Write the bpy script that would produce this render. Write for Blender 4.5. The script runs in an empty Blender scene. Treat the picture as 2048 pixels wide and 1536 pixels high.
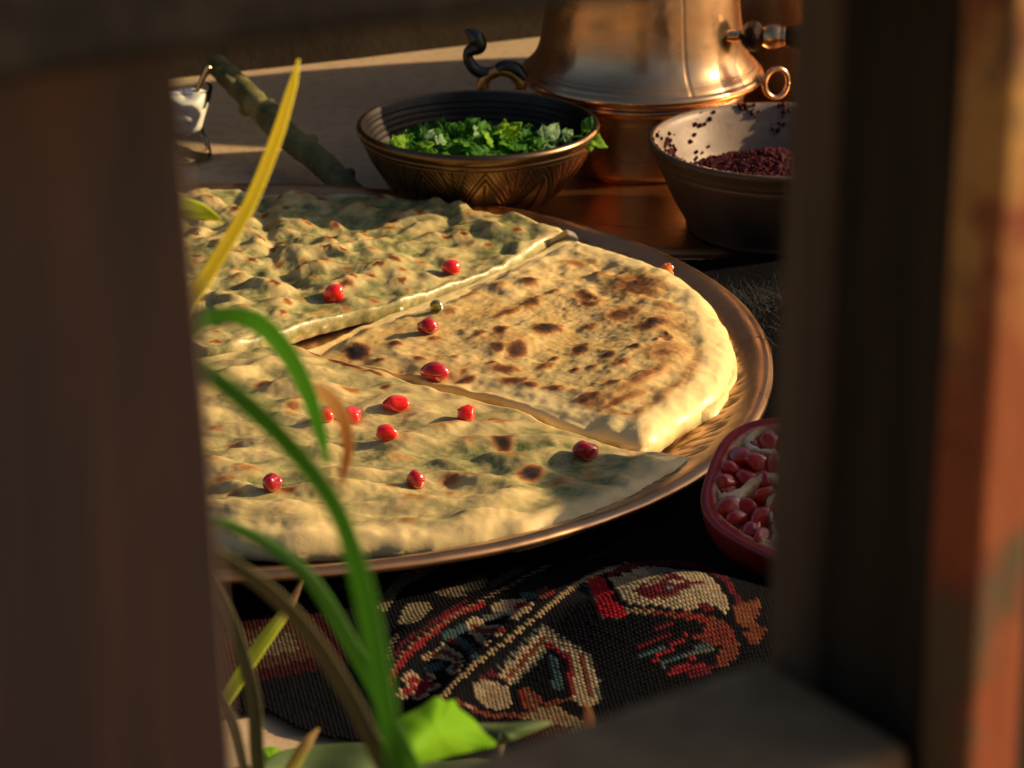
import bpy, bmesh, math, random
import numpy as np
from mathutils import Vector, Matrix, Euler
from mathutils.bvhtree import BVHTree
R = math.radians
rng = np.random.default_rng(7)
random.seed(7)
S = bpy.context.scene
COL = S.collection

# ------------------------------------------------------------------ camera
PITCH = R(21.0); FPX = 5990.0
CAM = np.array([0.0, -1.1203, 0.4500])
FWD = np.array([0, math.cos(PITCH), -math.sin(PITCH)])
UP = np.array([0, math.sin(PITCH), math.cos(PITCH)])
RT = np.array([1.0, 0, 0])
cd = bpy.data.cameras.new('camera'); co = bpy.data.objects.new('camera', cd); COL.objects.link(co)
co.location = CAM; co.rotation_euler = (math.pi/2 - PITCH, 0, 0)
cd.sensor_width = 36; cd.lens = 36*FPX/2048; cd.clip_start = 0.05; cd.clip_end = 500
cd.dof.use_dof = True; cd.dof.focus_distance = 1.17; cd.dof.aperture_fstop = 24.0; cd.dof.aperture_blades = 9
S.camera = co
# ------------------------------------------------------------------ sky and sun
SUN_AZ = R(98); SUN_EL = R(25)          # azimuth measured from the direction towards the camera, over the right
sun_dir = Vector((math.sin(SUN_AZ)*math.cos(SUN_EL), -math.cos(SUN_AZ)*math.cos(SUN_EL), math.sin(SUN_EL)))
W = bpy.data.worlds.new('World'); S.world = W; W.use_nodes = True
wn = W.node_tree.nodes; wl = W.node_tree.links
sky = wn.new('ShaderNodeTexSky'); sky.sky_type = 'NISHITA'; sky.sun_disc = False
sky.sun_elevation = SUN_EL; sky.sun_rotation = math.atan2(sun_dir.x, sun_dir.y)
sky.dust_density = 4.0; sky.ozone_density = 0.6; sky.air_density = 1.0
bg = wn['Background']; bg.inputs['Strength'].default_value = 0.05
wl.new(sky.outputs[0], bg.inputs[0])
ld = bpy.data.lights.new('sun', 'SUN'); lo = bpy.data.objects.new('sun', ld); COL.objects.link(lo)
ld.energy = 5.0; ld.angle = R(1.0); ld.color = (1.0, 0.73, 0.40)
lo.rotation_euler = sun_dir.to_track_quat('Z', 'Y').to_euler(); lo.location = (2, 0.5, 2)
S.view_settings.view_transform = 'Standard'; S.view_settings.look = 'None'
S.view_settings.gamma = 1.0; S.view_settings.use_curve_mapping = False
S.view_settings.exposure = 0.6
S.render.engine = 'CYCLES'
S.cycles.use_denoising = True
S.cycles.max_bounces = 8; S.cycles.transmission_bounces = 6; S.cycles.caustics_reflective = False; S.cycles.caustics_refractive = False
S.cycles.sample_clamp_indirect = 6

# ------------------------------------------------------------------ geometry helpers
def ray(px, py):
    d = FWD*FPX + RT*(px-1024.0) - UP*(py-768.0)
    return d/np.linalg.norm(d)
def at_z(px, py, z):
    d = ray(px, py); return CAM + d*((z-CAM[2])/d[2])
def at_y(px, py, y):
    d = ray(px, py); return CAM + d*((y-CAM[1])/d[1])
def at_d(px, py, dep):
    return CAM + (FWD*FPX + RT*(px-1024.0) - UP*(py-768.0))*(dep/FPX)
def proj(P):
    Q = np.asarray(P) - CAM; dep = Q@FWD
    return 1024 + FPX*(Q@RT)/dep, 768 - FPX*(Q@UP)/dep

def _h(ix, iy, s):
    n = (ix*374761393 + iy*668265263 + s*1442695041) & 0xffffffff
    n = ((n ^ (n >> 13))*1274126177) & 0xffffffff
    return ((n ^ (n >> 16)) & 0xffffff)/float(0xffffff)
def vnoise(x, y, s=0):
    xi = np.floor(x).astype(np.int64); yi = np.floor(y).astype(np.int64)
    u = x-xi; v = y-yi; u = u*u*u*(u*(u*6-15)+10); v = v*v*v*(v*(v*6-15)+10)
    a = _h(xi, yi, s); b = _h(xi+1, yi, s); c = _h(xi, yi+1, s); d = _h(xi+1, yi+1, s)
    return (a*(1-u)+b*u)*(1-v) + (c*(1-u)+d*u)*v
def fbm(x, y, s=0, o=4):
    r = np.zeros_like(x); a = .5; t = 0
    for k in range(o):
        r += a*vnoise(x*2**k, y*2**k, s+k*17); t += a; a *= .5
    return r/t
def sstep(x, a, b):
    t = np.clip((x-a)/(b-a), 0, 1); return t*t*(3-2*t)
def catmull(pts, n, closed=True):
    P = np.array(pts, float); m = len(P)
    if closed: Q = np.vstack([P[-1:], P, P[:2]]); segs = m
    else: Q = np.vstack([2*P[0]-P[1], P, 2*P[-1]-P[-2]]); segs = m-1
    out = []
    for i in range(segs):
        p0, p1, p2, p3 = Q[i:i+4]
        t = np.linspace(0, 1, 24, endpoint=False)[:, None]
        out.append(.5*((2*p1)+(-p0+p2)*t+(2*p0-5*p1+4*p2-p3)*t**2+(-p0+3*p1-3*p2+p3)*t**3))
    if not closed: out.append(P[-1:])
    C = np.vstack(out)
    L = np.vstack([C, C[:1]]) if closed else C
    s = np.r_[0, np.cumsum(np.linalg.norm(np.diff(L, axis=0), axis=1))]
    q = np.linspace(0, s[-1], n+1)[:-1] if closed else np.linspace(0, s[-1], n)
    return np.stack([np.interp(q, s, L[:, k]) for k in range(P.shape[1])], 1)
def in_poly(x, y, poly):
    r = np.zeros(x.shape, bool); n = len(poly)
    for i in range(n):
        x0, y0 = poly[i]; x1, y1 = poly[(i+1) % n]
        if y0 == y1: continue
        c = ((y0 > y) != (y1 > y)) & (x < (x1-x0)*(y-y0)/(y1-y0)+x0)
        r ^= c
    return r
def dist_poly(x, y, pts, closed=False):
    P = np.array(pts, float); n = len(P) if closed else len(P)-1
    best = np.full(x.shape, 1e9)
    for i in range(n):
        a = P[i]; b = P[(i+1) % len(P)]; e = b-a; l = e@e + 1e-18
        t = np.clip(((x-a[0])*e[0]+(y-a[1])*e[1])/l, 0, 1)
        best = np.minimum(best, np.hypot(x-a[0]-t*e[0], y-a[1]-t*e[1]))
    return best

def mesh_obj(name, V, Fc, mat, parent=None, smooth=True, attrs=None, loc=None):
    me = bpy.data.meshes.new(name)
    V = np.asarray(V, float)
    me.from_pydata(V.tolist(), [], [list(map(int, f)) for f in Fc] if not isinstance(Fc, np.ndarray) else Fc.tolist())
    if smooth: me.polygons.foreach_set('use_smooth', np.ones(len(me.polygons), bool))
    if attrs:
        for k, a in attrs.items():
            a = np.asarray(a, float)
            if a.ndim == 1:
                at = me.attributes.new(k, 'FLOAT', 'POINT'); at.data.foreach_set('value', a.astype(np.float32))
            else:
                dom = 'POINT' if len(a) == len(V) else 'FACE'
                at = me.attributes.new(k, 'FLOAT_COLOR', dom)
                at.data.foreach_set('color', np.c_[a, np.ones(len(a))].astype(np.float32).ravel())
    me.materials.append(mat); me.update()
    o = bpy.data.objects.new(name, me); COL.objects.link(o)
    if parent: o.parent = parent
    if loc is not None: o.location = loc
    return o
def tag(o, label=None, cat=None, group=None, kind=None):
    if label: o['label'] = label
    if cat: o['category'] = cat
    if group: o['group'] = group
    if kind: o['kind'] = kind
    return o
def empty(name, loc, label=None, cat=None, group=None, rz=0):
    o = bpy.data.objects.new(name, None); COL.objects.link(o); o.location = loc; o.rotation_euler = (0, 0, rz)
    o.empty_display_size = .01
    return tag(o, label, cat, group)
def grid_faces(nu, nv, wrap=True):
    i = np.arange(nu-1)[:, None]; j = np.arange(nv if wrap else nv-1)[None]
    j2 = (j+1) % nv
    return np.stack([i*nv+j, i*nv+j2, (i+1)*nv+j2, (i+1)*nv+j], -1).reshape(-1, 4)
def lathe(name, prof, mat, parent=None, n=96, res=None, fn=None, loc=None, attrs_fn=None, smooth_prof=True):
    P = np.array(prof, float)
    if res: P = catmull(P, res, closed=False) if smooth_prof else np.stack([np.interp(np.linspace(0, 1, res), np.r_[0, np.cumsum(np.hypot(*np.diff(P, axis=0).T))]/np.hypot(*np.diff(P, axis=0).T).sum(), P[:, k]) for k in (0, 1)], 1)
    a = np.linspace(0, 2*np.pi, n, endpoint=False)
    r = np.repeat(P[:, 0][:, None], n, 1); z = np.repeat(P[:, 1][:, None], n, 1); A = np.repeat(a[None], len(P), 0)
    s = np.repeat(np.linspace(0, 1, len(P))[:, None], n, 1)
    at = None
    if fn: r, z, at = fn(r, z, A, s)
    V = np.stack([r*np.cos(A), r*np.sin(A), z], -1).reshape(-1, 3)
    F = grid_faces(len(P), n)
    return mesh_obj(name, V, F, mat, parent, loc=loc, attrs={k: v.reshape(-1) for k, v in at.items()} if at else None)
def tube(name, pts, rad, mat, parent=None, n=14, m=60, fn=None, flat=1.0, loc=None):
    P = catmull(np.array(pts, float), m, closed=False)
    rad = np.interp(np.linspace(0, 1, m), np.linspace(0, 1, len(np.atleast_1d(rad))), np.atleast_1d(rad)) if np.ndim(rad) else np.full(m, rad)
    T = np.gradient(P, axis=0); T /= np.linalg.norm(T, axis=1)[:, None]
    N = np.zeros_like(P); ref = np.array([0, 0, 1.0]) if abs(T[0, 2]) < .9 else np.array([1.0, 0, 0])
    prev = ref
    for i in range(m):
        v = prev - T[i]*(prev@T[i]); v /= np.linalg.norm(v); N[i] = v; prev = v
    B = np.cross(T, N)
    a = np.linspace(0, 2*np.pi, n, endpoint=False)
    V = P[:, None] + rad[:, None, None]*(np.cos(a)[None, :, None]*N[:, None] + flat*np.sin(a)[None, :, None]*B[:, None])
    if fn: V = fn(V, P, a)
    V = V.reshape(-1, 3); F = grid_faces(m, n).tolist()
    F += [list(range(n))[::-1], [(m-1)*n+k for k in range(n)]]
    return mesh_obj(name, V, F, mat, parent, loc=loc)
def ellipsoid(name, r, mat, parent=None, seg=20, rings=14, loc=(0, 0, 0), rot=None, fn=None):
    th = np.linspace(0, np.pi, rings); ph = np.linspace(0, 2*np.pi, seg, endpoint=False)
    D = np.stack([np.sin(th)[:, None]*np.cos(ph), np.sin(th)[:, None]*np.sin(ph), np.repeat(np.cos(th)[:, None], seg, 1)], -1)
    V = D*np.array(r)
    if fn is not None: V = fn(V, D)
    o = mesh_obj(name, V.reshape(-1, 3), grid_faces(rings, seg), mat, parent, loc=loc)
    if rot is not None: o.rotation_euler = rot
    return o
def box(name, size, mat, parent, mtx, bev=.003, seg=2, sub=0, warp=None):
    bm = bmesh.new(); bmesh.ops.create_cube(bm, size=1)
    bmesh.ops.scale(bm, vec=size, verts=bm.verts)
    bmesh.ops.bevel(bm, geom=bm.edges[:], offset=bev, segments=seg, profile=.6, affect='EDGES')
    if sub:
        bmesh.ops.subdivide_edges(bm, edges=[e for e in bm.edges if e.calc_length() > .03], cuts=sub, use_grid_fill=True)
    me = bpy.data.meshes.new(name); bm.to_mesh(me); bm.free(); me.materials.append(mat)
    if warp:
        for v in me.vertices: v.co = Vector(warp(v.co))
    o = bpy.data.objects.new(name, me); COL.objects.link(o); o.parent = parent; o.matrix_local = mtx
    return o

# ------------------------------------------------------------------ material helpers
class M:
    def __init__(s, name, **kw):
        s.m = bpy.data.materials.new(name); s.m.use_nodes = True
        s.t = s.m.node_tree; s.n = s.t.nodes; s.b = s.n['Principled BSDF']; s.co = None
        for k, v in kw.items(): s.set(k, v)
    def set(s, k, v):
        k = {'color': 'Base Color', 'rough': 'Roughness', 'metal': 'Metallic', 'sss': 'Subsurface Weight', 'sssr': 'Subsurface Radius', 'ssss': 'Subsurface Scale',
             'trans': 'Transmission Weight', 'ior': 'IOR', 'coat': 'Coat Weight', 'coatr': 'Coat Roughness', 'spec': 'Specular IOR Level', 'sheen': 'Sheen Weight', 'normal': 'Normal'}.get(k, k)
        i = s.b.inputs[k]
        if hasattr(v, 'is_linked') or hasattr(v, 'node'): s.t.links.new(v, i)
        elif isinstance(v, tuple) and len(v) == 3 and k == 'Base Color': i.default_value = (*v, 1)
        else: i.default_value = v
    def _in(s, sock, v):
        if hasattr(v, 'node'): s.t.links.new(v, sock)
        elif isinstance(v, tuple) and len(v) == 3 and sock.type == 'RGBA': sock.default_value = (*v, 1)
        else: sock.default_value = v
    def coord(s, which='Object'):
        if s.co is None: s.co = s.n.new('ShaderNodeTexCoord')
        return s.co.outputs[which]
    def mapping(s, scale, which='Object', rot=(0, 0, 0)):
        m = s.n.new('ShaderNodeMapping'); s.t.links.new(s.coord(which), m.inputs[0]); m.inputs['Scale'].default_value = scale; m.inputs['Rotation'].default_value = rot
        return m.outputs[0]
    def noise(s, scale, detail=4, rough=.55, vec=None, dist=0):
        n = s.n.new('ShaderNodeTexNoise'); s.t.links.new(vec or s.coord(), n.inputs['Vector'])
        n.inputs['Scale'].default_value = scale; n.inputs['Detail'].default_value = detail; n.inputs['Roughness'].default_value = rough; n.inputs['Distortion'].default_value = dist
        return n.outputs[0]
    def voronoi(s, scale, vec=None, out='Distance', feature='F1'):
        n = s.n.new('ShaderNodeTexVoronoi'); n.feature = feature; s.t.links.new(vec or s.coord(), n.inputs['Vector']); n.inputs['Scale'].default_value = scale
        return n.outputs[out]
    def attr(s, name, col=False):
        n = s.n.new('ShaderNodeAttribute'); n.attribute_name = name
        return n.outputs['Color' if col else 'Fac']
    def ramp(s, fac, stops):
        n = s.n.new('ShaderNodeValToRGB'); s.t.links.new(fac, n.inputs[0]); e = n.color_ramp.elements
        while len(e) < len(stops): e.new(.5)
        for q, (p, c) in zip(e, stops):
            q.position = p; q.color = (*c, 1) if isinstance(c, tuple) else (c, c, c, 1)
        return n.outputs[0]
    def mix(s, f, a, b, mode='MIX'):
        n = s.n.new('ShaderNodeMix'); n.data_type = 'RGBA'; n.blend_type = mode
        s._in(n.inputs[0], f); s._in(n.inputs[6], a); s._in(n.inputs[7], b)
        return n.outputs[2]
    def math(s, op, a, b=0.0, clamp=False):
        n = s.n.new('ShaderNodeMath'); n.operation = op; n.use_clamp = clamp; s._in(n.inputs[0], a); s._in(n.inputs[1], b)
        return n.outputs[0]
    def bump(s, h, strength=.3, dist=.001):
        n = s.n.new('ShaderNodeBump'); n.inputs['Strength'].default_value = strength; n.inputs['Distance'].default_value = dist
        s.t.links.new(h, n.inputs['Height']); s.set('normal', n.outputs[0]); return s
    def translucent(s, col, w):
        tr = s.n.new('ShaderNodeBsdfTranslucent'); s._in(tr.inputs[0], col)
        mx = s.n.new('ShaderNodeMixShader'); mx.inputs[0].default_value = w
        s.t.links.new(s.b.outputs[0], mx.inputs[1]); s.t.links.new(tr.outputs[0], mx.inputs[2])
        s.t.links.new(mx.outputs[0], s.n['Material Output'].inputs[0]); return s

# ================================================================== MATERIALS
def mat_ground():
    m = M('pale_stone', rough=.85, spec=.2)
    c = m.ramp(m.noise(9, 6, .6), [(.3, (.38, .275, .17)), (.7, (.47, .345, .22))])
    c = m.mix(m.ramp(m.noise(120, 6, .75), [(.48, 0.), (.66, .9)]), c, (.32, .225, .135))
    m.set('color', c); m.bump(m.noise(240, 5, .6), .25, .001); return m.m
def mat_wall():
    m = M('dark_plaster', rough=.9, spec=.1)
    m.set('color', m.ramp(m.noise(6, 5, .6), [(.3, (.022, .016, .011)), (.75, (.040, .029, .020))]))
    m.bump(m.noise(60, 5, .6), .4, .003); return m.m
def mat_copper(name, c0, c1, pat, r0=.22, r1=.45, pscale=30, pamt=.5, brush=None):
    m = M(name, metal=1.0)
    n = m.noise(pscale, 6, .65)
    c = m.ramp(m.noise(14, 4, .6), [(.3, c0), (.7, c1)])
    c = m.mix(m.ramp(n, [(.48, 0.), (.72, pamt)]), c, pat)
    a = m.attr('engrave')
    c = m.mix(m.math('MULTIPLY', a, .8), c, (.030, .016, .009))
    m.set('color', c)
    rr = m.ramp(n, [(.3, r0), (.75, r1)])
    m.set('rough', m.math('ADD', rr, m.math('MULTIPLY', a, .25)))
    v = m.mapping((1, 1, 1))
    h = m.noise(160, 4, .6)
    if brush:
        h = m.math('ADD', m.math('MULTIPLY', h, .5), m.noise(brush, 3, .6, m.mapping((.05, .05, 6))))
    m.bump(h, .06, .0006); return m.m
def mat_bread(name, dough, green, toast):
    m = M(name, spec=.45)
    gr = m.attr('green'); ch = m.attr('char'); to = m.attr('toast')
    fine = m.noise(420, 5, .65); mid = m.noise(120, 5, .6)
    c = m.mix(m.ramp(mid, [(.35, 0.), (.7, .55)]), dough, tuple(k*.82 for k in dough))
    g = m.math('MULTIPLY', gr, m.ramp(m.noise(160, 6, .7), [(.32, .35), (.62, 1.)]), True)
    c = m.mix(g, c, green)
    c = m.mix(m.math('MULTIPLY', m.math('MULTIPLY', gr, m.ramp(m.noise(230, 4, .6), [(.60, 0.), (.72, .8)])), .7, True), c, (.10, .13, .055))
    t = m.math('MULTIPLY', to, m.ramp(m.noise(90, 6, .7), [(.3, .25), (.7, 1.)]), True)
    c = m.mix(t, c, toast)
    cj = m.math('ADD', ch, m.math('MULTIPLY', m.math('SUBTRACT', fine, .5), m.math('MULTIPLY', ch, .7)), True)
    c = m.mix(m.ramp(cj, [(.03, 0.), (.20, .6), (.42, 1.)]), c, m.ramp(cj, [(.12, (.52, .27, .075)), (.45, (.27, .105, .025)), (.68, (.10, .04, .014)), (.92, (.020, .013, .010))]))
    m.set('color', c)
    m.set('rough', m.ramp(fine, [(.3, .27), (.7, .50)])); m.set('coat', .05); m.set('coatr', .25)
    m.set('sss', .22); m.set('sssr', (1.0, .6, .3)); m.set('ssss', .004)
    h = m.math('ADD', m.math('MULTIPLY', mid, .6), m.math('MULTIPLY', fine, .5))
    h = m.math('ADD', h, m.math('MULTIPLY', m.noise(1300, 3, .6), .18))
    m.bump(h, .30, .0009); return m.m
def mat_aril(name, c, c2, coat=.7, rough=.16):
    m = M(name, rough=rough, coat=coat, coatr=.03, ior=1.4)
    m.set('color', m.ramp(m.noise(300, 3, .5), [(.3, c), (.7, c2)]))
    m.set('sss', 1.0); m.set('sssr', (1.0, .12, .06)); m.set('ssss', .0060); m.set('trans', .18)
    m.bump(m.noise(260, 2, .5), .25, .0006); return m.m
def mat_leaf(name, c0, c1, tc, w=.45, scale=60, rough=.45, tipc=(.42, .27, .12), tipt=(.5, .25, .08)):
    m = M(name, rough=rough+.15, spec=.15)
    n = m.noise(scale, 5, .65)
    c = m.ramp(n, [(.3, c0), (.7, c1)])
    a = m.attr('tip')
    tip = m.ramp(a, [(0., 0.), (1., 1.)])
    c = m.mix(tip, c, tipc)
    c = m.mix(m.ramp(m.attr('vein'), [(0., 0.), (1., .45)]), c, (.30, .34, .14))
    m.set('color', c)
    m.bump(m.noise(scale*5, 3, .6), .25, .0004)
    m.translucent(m.mix(tip, tc, tipt), w); return m.m
def mat_wood(name, c0, c1, c2, rough=.8, scale=(8, 8, .7)):
    m = M(name, rough=rough, spec=.06)
    v = m.mapping(scale)
    n = m.noise(9, 6, .65, v, .6)
    c = m.ramp(n, [(.25, c0), (.5, c1), (.78, c2)])
    m.set('color', c); m.bump(n, .5, .003); return m.m
def mat_paint():
    m = M('flaking_paint', rough=.7, spec=.3)
    n = m.noise(18, 5, .6, m.mapping((3, 3, 1)), .4)
    sep = m.n.new('ShaderNodeSeparateXYZ'); m.t.links.new(m.coord(), sep.inputs[0])
    zz = m.math('ADD', m.math('MULTIPLY', m.math('ADD', sep.outputs[2], .02), 7.0), m.math('MULTIPLY', m.math('SUBTRACT', n, .5), .9))
    c = m.ramp(zz, [(.0, (.20, .046, .016)), (.30, (.22, .060, .020)), (.44, (.36, .20, .06)), (1., (.34, .20, .075))])
    c = m.mix(m.ramp(m.noise(46, 5, .65), [(.50, 0.), (.60, .9)]), c, (.15, .025, .012))
    c = m.mix(m.ramp(m.noise(34, 5, .7, m.mapping((1.3, 1, .8))), [(.51, 0.), (.60, .9)]), c, (.07, .058, .032))
    m.set('color', c); m.bump(n, .5, .002); return m.m

G = {}
G['ground'] = mat_ground(); G['wall'] = mat_wall()
G['tray'] = mat_copper('tray_copper', (.50, .27, .135), (.62, .36, .19), (.22, .10, .055), .24, .5, 26, .55)
G['pot'] = mat_copper('pot_copper', (.60, .37, .205), (.70, .45, .27), (.30, .16, .08), .20, .36, 18, .6, 40)
G['plate'] = mat_copper('plate_copper', (.62, .29, .11), (.72, .36, .15), (.30, .13, .06), .26, .46, 20, .5)
G['bowl'] = mat_copper('bronze', (.17, .105, .058), (.23, .145, .08), (.05, .034, .024), .22, .42, 30, .65)
G['tin_dark'] = mat_copper('dark_tin', (.035, .032, .032), (.055, .05, .047), (.016, .015, .015), .4, .6, 30, .6)
G['iron'] = mat_copper('dark_iron', (.06, .06, .065), (.10, .095, .09), (.03, .03, .03), .3, .5, 40, .4)
G['clay'] = None

# ================================================================== GROUND AND WALL
def ground():
    n = 2
    V = [(-200, -200, 0), (200, -200, 0), (200, 200, 0), (-200, 200, 0)]
    o = mesh_obj('ground', V, [(0, 1, 2, 3)], G['ground'], smooth=False); tag(o, kind='structure')
    # low dark wall behind the table things, standing skew
    a = np.array([-.9, .22, 0]); b = np.array([.9, 1.03, 0]); e = (b-a)/np.linalg.norm(b-a); nn = np.array([-e[1], e[0], 0])
    N = 60; Hh = .32; V = []; F = []
    for i in range(N+1):
        p = a + (b-a)*i/N
        w = .004*(vnoise(np.array([i*.6]), np.array([.3]), 4)[0]-.5)
        for q, z in ((0, 0), (0, .16), (0, Hh), (.12, Hh), (.12, 0)):
            V.append(p + nn*(q+w) + np.array([0, 0, z]))
    for i in range(N):
        for k in range(4): F.append((i*5+k, (i+1)*5+k, (i+1)*5+k+1, i*5+k+1))
    w = mesh_obj('wall', V, F, G['wall'], smooth=False); tag(w, kind='structure')
ground()

# ================================================================== TRAY
TC = np.array([-.129, .0385]); TR = .235
def tray_radius(a):     # slightly oval, beaten by hand
    g = lambda c, w: np.exp(-(np.angle(np.exp(1j*(a-R(c))))/R(w))**2)
    return 1 - .046*g(274, 26) + .014*g(325, 18) + .002*np.sin(5*a)
def tray():
    t = empty('tray', (TC[0], TC[1], .004), 'large round copper serving tray with engraved rim under the flatbreads', 'tray')
    prof = [(0.001, .002), (.06, .002), (.12, .002), (.17, .002), (.190, .0023), (.200, .0035), (.2085, .0062), (.2150, .0090), (.2215, .0118), (.2270, .0142), (.2315, .0158), (.2350, .0157), (.2365, .0142), (.2350, .0125), (.229, .0105), (.215, .0055), (.200, .0005), (.15, 0.), (.001, 0.)]
    def fn(r, z, A, s):
        k = tray_radius(A); top = s < .62
        en = np.zeros_like(r); u = A*52; rr = r
        # engraved band on the sloping wall: leaf scrolls and rings
        band = sstep(rr, .2065, .2075)*(1-sstep(rr, .2245, .2255))*top
        v = (rr-.2160)/.0090
        leaf = np.abs(v - .75*np.sin(u)) < .20
        leaf |= (np.abs(np.sin(u*1.5+1)) < .34) & (np.abs(v) < .8) & (vnoise(u*1.3, v*4, 5) > .35)
        en = np.maximum(en, leaf*band)
        for q in (.2045, .2260, .2278): en = np.maximum(en, (np.abs(rr-q) < .0005)*top)
        inner = top & (rr < .186) & (rr > .12)
        fl = (vnoise(rr*260*np.cos(A), rr*260*np.sin(A), 9) > .62) & (vnoise(rr*900*np.cos(A), rr*900*np.sin(A), 3) > .45)
        en = np.maximum(en, .7*fl*inner)
        dz = -.00035*en + .0006*(fbm(r*50*np.cos(A), r*50*np.sin(A), 2, 3)-.5)*(r > .01)
        return r*k, z+dz*top, {'engrave': en*.85}
    lathe('dish', prof, G['tray'], t, n=680, res=210, fn=fn)
    return t
tray()

# ================================================================== FLATBREADS
G['breadA'] = mat_bread('bread_green', (.72, .545, .255), (.125, .150, .042), (.46, .27, .075))
G['breadB'] = mat_bread('bread_toasted', (.80, .615, .285), (.32, .28, .09), (.44, .25, .062))
BVHS = []
ZP = .013
TOPO = [(150, 560), (230, 420), (300, 388), (345, 384), (400, 392), (440, 402), (500, 400), (545, 408), (575, 420), (640, 416), (750, 412), (830, 419), (900, 408), (960, 416), (1030, 431), (1090, 455), (1160, 462), (1208, 465), (1222, 474), (1200, 484), (1140, 489), (1085, 503), (1010, 540), (900, 577), (790, 612), (700, 632), (640, 648), (585, 664), (530, 682), (470, 699), (410, 708), (375, 700), (300, 690), (200, 650)]
MIDO = [(604, 704), (660, 683), (720, 655), (790, 628), (880, 600), (1000, 556), (1090, 518), (1150, 497), (1200, 485), (1245, 489), (1290, 513), (1340, 550), (1395, 598), (1435, 648), (1458, 700), (1468, 745), (1452, 792), (1420, 828), (1385, 850), (1340, 880), (1308, 902), (1270, 906), (1230, 893), (1180, 878), (1120, 856), (1050, 826), (980, 800), (900, 782), (800, 752), (700, 728)]
UNDO = [(700, 700), (900, 600), (1150, 500), (1300, 520), (1400, 590), (1444, 616), (1484, 656), (1494, 695), (1488, 735), (1474, 790), (1444, 842), (1432, 858), (1396, 860), (1330, 888), (1290, 900), (1200, 870), (1000, 790)]
BOTO = [(200, 760), (300, 725), (380, 722), (450, 712), (520, 702), (575, 698), (625, 708), (690, 732), (770, 752), (850, 780), (930, 797), (1040, 828), (1110, 860), (1180, 884), (1255, 908), (1320, 915), (1372, 922), (1392, 934), (1375, 948), (1330, 966), (1290, 988), (1255, 1016), (1205, 1045), (1150, 1076), (1085, 1084), (1000, 1083), (900, 1092), (800, 1095), (700, 1098), (600, 1102), (500, 1096), (445, 1089), (395, 1075), (300, 1060), (200, 1010), (140, 900)]

def ellspots(px, py, spots):
    c = np.zeros_like(px); rise = np.zeros_like(px)
    for s in spots:
        x, y, rx, ry, k = s[:5]; rot = s[5] if len(s) > 5 else 0.
        dx = px-x; dy = py-y; ca, sa = math.cos(rot), math.sin(rot)
        u = (dx*ca+dy*sa)/rx; v = (-dx*sa+dy*ca)/ry
        q = u*u+v*v
        near = q < 9
        if not near.any(): continue
        rx_, ry_ = .8*dx+.9*dy+200, -.6*dx+1.2*dy+200
        wob = 1 + .55*(fbm(rx_/9., ry_/9., int(x+y), 4) - .5) + .10*(vnoise(px/3.6, py/2.6, int(x)) - .5)
        g = 1-sstep(np.sqrt(q)*wob, .30, 1.50)
        c = np.maximum(c, k*g); rise += np.exp(-q*.8)
    return c, rise

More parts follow.
